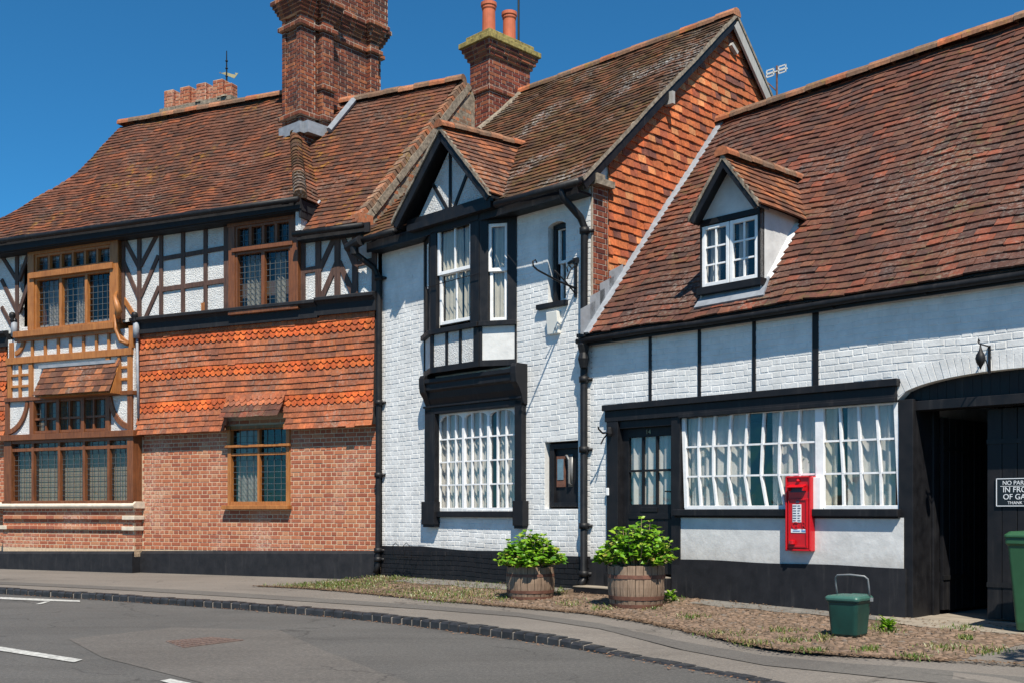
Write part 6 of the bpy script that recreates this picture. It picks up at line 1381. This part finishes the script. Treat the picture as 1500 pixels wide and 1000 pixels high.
# --- hanging iron ornament over the gate
sb, zb1 = FR.at(1450, 525, 0)
GB = R_thing('hanging_bracket', 'small iron bracket with hanging oval plate above the gate arch', 'bracket', sb, 0, zb1)
m = MB(); m.box(-.012, .012, -.02, 0, -.15, .13); m.tube([(0, -.01, .12), (0, -.27, .12)], .008, 6); m.tube([(0, -.01, -.12), (0, -.24, .10)], .006, 6); m.tube([(0, -.27, .12), (0, -.30, .13), (0, -.29, .16), (0, -.26, .14)], .007, 5); m.build('arm', M['iron'], GB)
m = MB(); m.lathe((0, -.24, -.11), [(.003, -.02), (.015, .01), (.04, .05), (.05, .09), (.038, .13), (.015, .17), (.005, .23)], 12); o = m.build('oval_plate', M['iron'], GB, smooth=True)
# --- wire loops (bicycle holders) by the left drainpipe
for i, px in enumerate((587, 603)):
    s_, z_ = FR.at(px, 803, -.12); o = R_thing('wire_loop', ('left' if i == 0 else 'right') + ' one of two thin wire loops on the black plinth by the drainpipe', 'wire holder', s_, -.03, z_, 0, 'wire loops on the plinth')
    m = MB(); m.tube([(-.10, 0, -.14), (-.10, -.15, -.13), (-.08, -.2, .04), (0, -.2, .10), (.07, -.18, .04), (.08, -.14, -.13), (.08, 0, -.14)], .006, 5); m.tube([(-.09, -.18, -.02), (.08, -.16, -.02)], .005, 5); m.build('loop', M['iron'], o)
# --- aerial behind the gable
sA, zA = FR.at(1138, 101, 5.6); AE = R_thing('tv_aerial', 'small white rooftop aerial on a thin pole behind the orange gable', 'aerial', sA, 5.6, zA - 2.4)
m = MB(); m.tube([(0, 0, 0), (0, 0, 2.45)], .018, 6); m.tube([(0, 0, 2.0), (-.18, 0, 2.2)], .012, 5); m.build('pole', M['rust'], AE)
m = MB(); 
for x in (-.20, .04): m.box(x, x + .16, -.03, -.02, 2.28, 2.30); m.box(x, x + .16, -.03, -.02, 2.40, 2.42); m.box(x, x + .02, -.03, -.02, 2.28, 2.42); m.box(x + .14, x + .16, -.03, -.02, 2.28, 2.42); m.box(x, x + .16, -.03, -.02, 2.335, 2.365)
m.box(-.2, .2, -.02, .02, 2.34, 2.36); m.build('panel', M['cream_plastic'], AE)
# --- weather vane
sV, zV = FL.at(332, 130, 4.4); X_, Y_ = FL.wld(sV, 4.4); WV = thing('weather_vane', 'gilded arrow weather vane on a black rod above the rear chimney', 'weather vane', (X_, Y_, zV - .2), 0)
ht = (130 - 75) / 1550 * Y_ + .2
m = MB(); m.tube([(0, 0, 0), (0, 0, ht)], [.03, .012], 6); 
for z in (.25, .45, .62, .78): m.lathe((0, 0, z * ht), [(.012, -.03), (.035, 0), (.012, .03)], 8)
m.build('rod', M['iron'], WV)
m = MB(); za = (130 - 109) / 1550 * Y_ + .2; m.prism(lambda u, v, w: (u, w, v + za), [(-.13, .02), (-.02, .045), (.12, .0), (.22, -.02), (.19, .03), (.27, .02), (.18, -.10), (.0, -.03)], -.008, .008); m.lathe((-.15, 0, za + .03), [(.0, -.02), (.02, 0), (0, .02)], 6); m.build('arrow', M['gold'], WV)
# --- on the sill inside the long window
sP, zP = FR.at(1185, 690, .22); HP = R_thing('houseplant', 'small potted green houseplant on the sill inside the long window', 'houseplant', sP, .20, 1.11)
m = MB(); m.lathe((0, 0, 0), [(.05, 0), (.07, .14), (.075, .15), (.06, .15)], 12); m.build('pot', M['pot'], HP); m = MB()
for i in range(70):
    a = rnd.uniform(0, 6.28); z = rnd.uniform(.18, .62); dv = Vector((math.cos(a), math.sin(a), rnd.uniform(.0, .9))).normalized(); v = leafpts(Vector((math.cos(a) * .02, math.sin(a) * .02, z)), dv, Vector((0, 0, 1)), .13, .05); m.add(v, [(0, 1, 6), (1, 2, 6), (2, 3, 6), (3, 4, 6), (4, 5, 6), (5, 0, 6)])
m.tube([(0, 0, .1), (0, 0, .6)], .01, 5); m.build('leaves', M['grass'], HP)
CH = R_thing('wooden_chair', 'plain wooden chair back seen through the long window', 'chair', FR.at(1085, 700, .6)[0], .70, .3)
wc_ = simple('varnished pine', (.35, .17, .07), .5)
def cbox(nm, *a): q = MB(); q.box(*a); q.build(nm, wc_, CH)
cbox('seat', -.25, .25, -.2, .25, .42, .46)
for x in (-.25, .21): cbox('leg', x, x + .04, -.2, -.16, 0, .42); cbox('leg', x, x + .04, .21, .25, 0, .42); cbox('back_post', x, x + .04, -.21, -.17, .46, 1.06)
cbox('back_rail', -.21, .21, -.2, -.18, .98, 1.06); cbox('back_rail', -.21, .21, -.2, -.18, .7, .76)
# --- weeds by the wall foot
def weed(px, py, n_, sz, lab, mat):
    X_, Y_ = G(px, py); s_, y_ = FR.loc(X_, Y_); o = thing('weed', lab, 'weed', (X_, Y_, .01 + vz(s_, y_))); m = MB()
    for i in range(n_):
        a = rnd.uniform(0, 6.28); h = rnd.uniform(0, sz); dv = Vector((math.cos(a), math.sin(a), rnd.uniform(.0, 1.1))).normalized(); v = leafpts(Vector((math.cos(a) * .03, math.sin(a) * .03, h)), dv, Vector((0, 0, 1)), sz * .55, sz * .4); m.add(v, [(0, 1, 6), (1, 2, 6), (2, 3, 6), (3, 4, 6), (4, 5, 6), (5, 0, 6)])
    m.build('leaves', mat, o)
weed(515, 847, 40, .11, 'bright green weed nearer the brick wall, left of the drainpipe', M['leaf']); weed(525, 847, 30, .10, 'bright green weed just right of its twin by the drainpipe', M['leaf']); weed(1300, 925, 60, .12, 'broad leaved green weed right of the food caddy', M['leaf']); weed(983, 886, 40, .12, 'low green weed at the right foot of the larger barrel', M['leaf'])
m = MB(); m.box(-.16, .16, -.1, .1, 0, .17); o = R_thing('concrete_block', 'dim grey block on the passage floor behind the gate', 'block', FR.at(1418, 880, 2.6)[0] + .15, 2.6, .02); m.build('block', M['conc'], o, bevel=.01)

# --- young street tree just outside the frame, whose shade falls across the verge on the right
TX, TY = 5.6, 5.7
TR = thing('street_tree', 'young green tree right of the view whose shade dapples the verge by the gate', 'tree', (TX, TY, -.02))
m = MB(); m.tube([(0, 0, 0), (-.03, .02, 1.2), (-.2, .2, 2.1), (-.75, .6, 2.9)], [.06, .05, .04, .02], 8)
for i in range(26):
    a = rnd.uniform(0, 6.28); t_ = rnd.uniform(.4, 1); p = Vector((-.2 - .5 * t_, .2 + .35 * t_, 2.1 + .7 * t_)); q = p + Vector((math.cos(a) * .6, math.sin(a) * .5, rnd.uniform(-.1, .5))); m.tube([p, (p + q) / 2 + Vector((0, 0, .05)), q], [.016, .01, .004], 5)
m.build('trunk', M['stem'], TR); m = MB()
for i in range(900):
    a = rnd.uniform(0, 6.28); q = rnd.random() ** .5; c = Vector((-.75 + math.cos(a) * q * .75, .62 + math.sin(a) * q * .6, 2.85 + rnd.uniform(-.4, .45) * (1.1 - q)))
    dv = Vector((rnd.uniform(-1, 1), rnd.uniform(-1, 1), rnd.uniform(-.6, .6))).normalized(); v = leafpts(c, dv, Vector((.1, .1, 1)), .10, .07); m.add(v, [(0, 1, 6), (1, 2, 6), (2, 3, 6), (3, 4, 6), (4, 5, 6), (5, 0, 6)])
m.build('crown', M['grass'], TR)
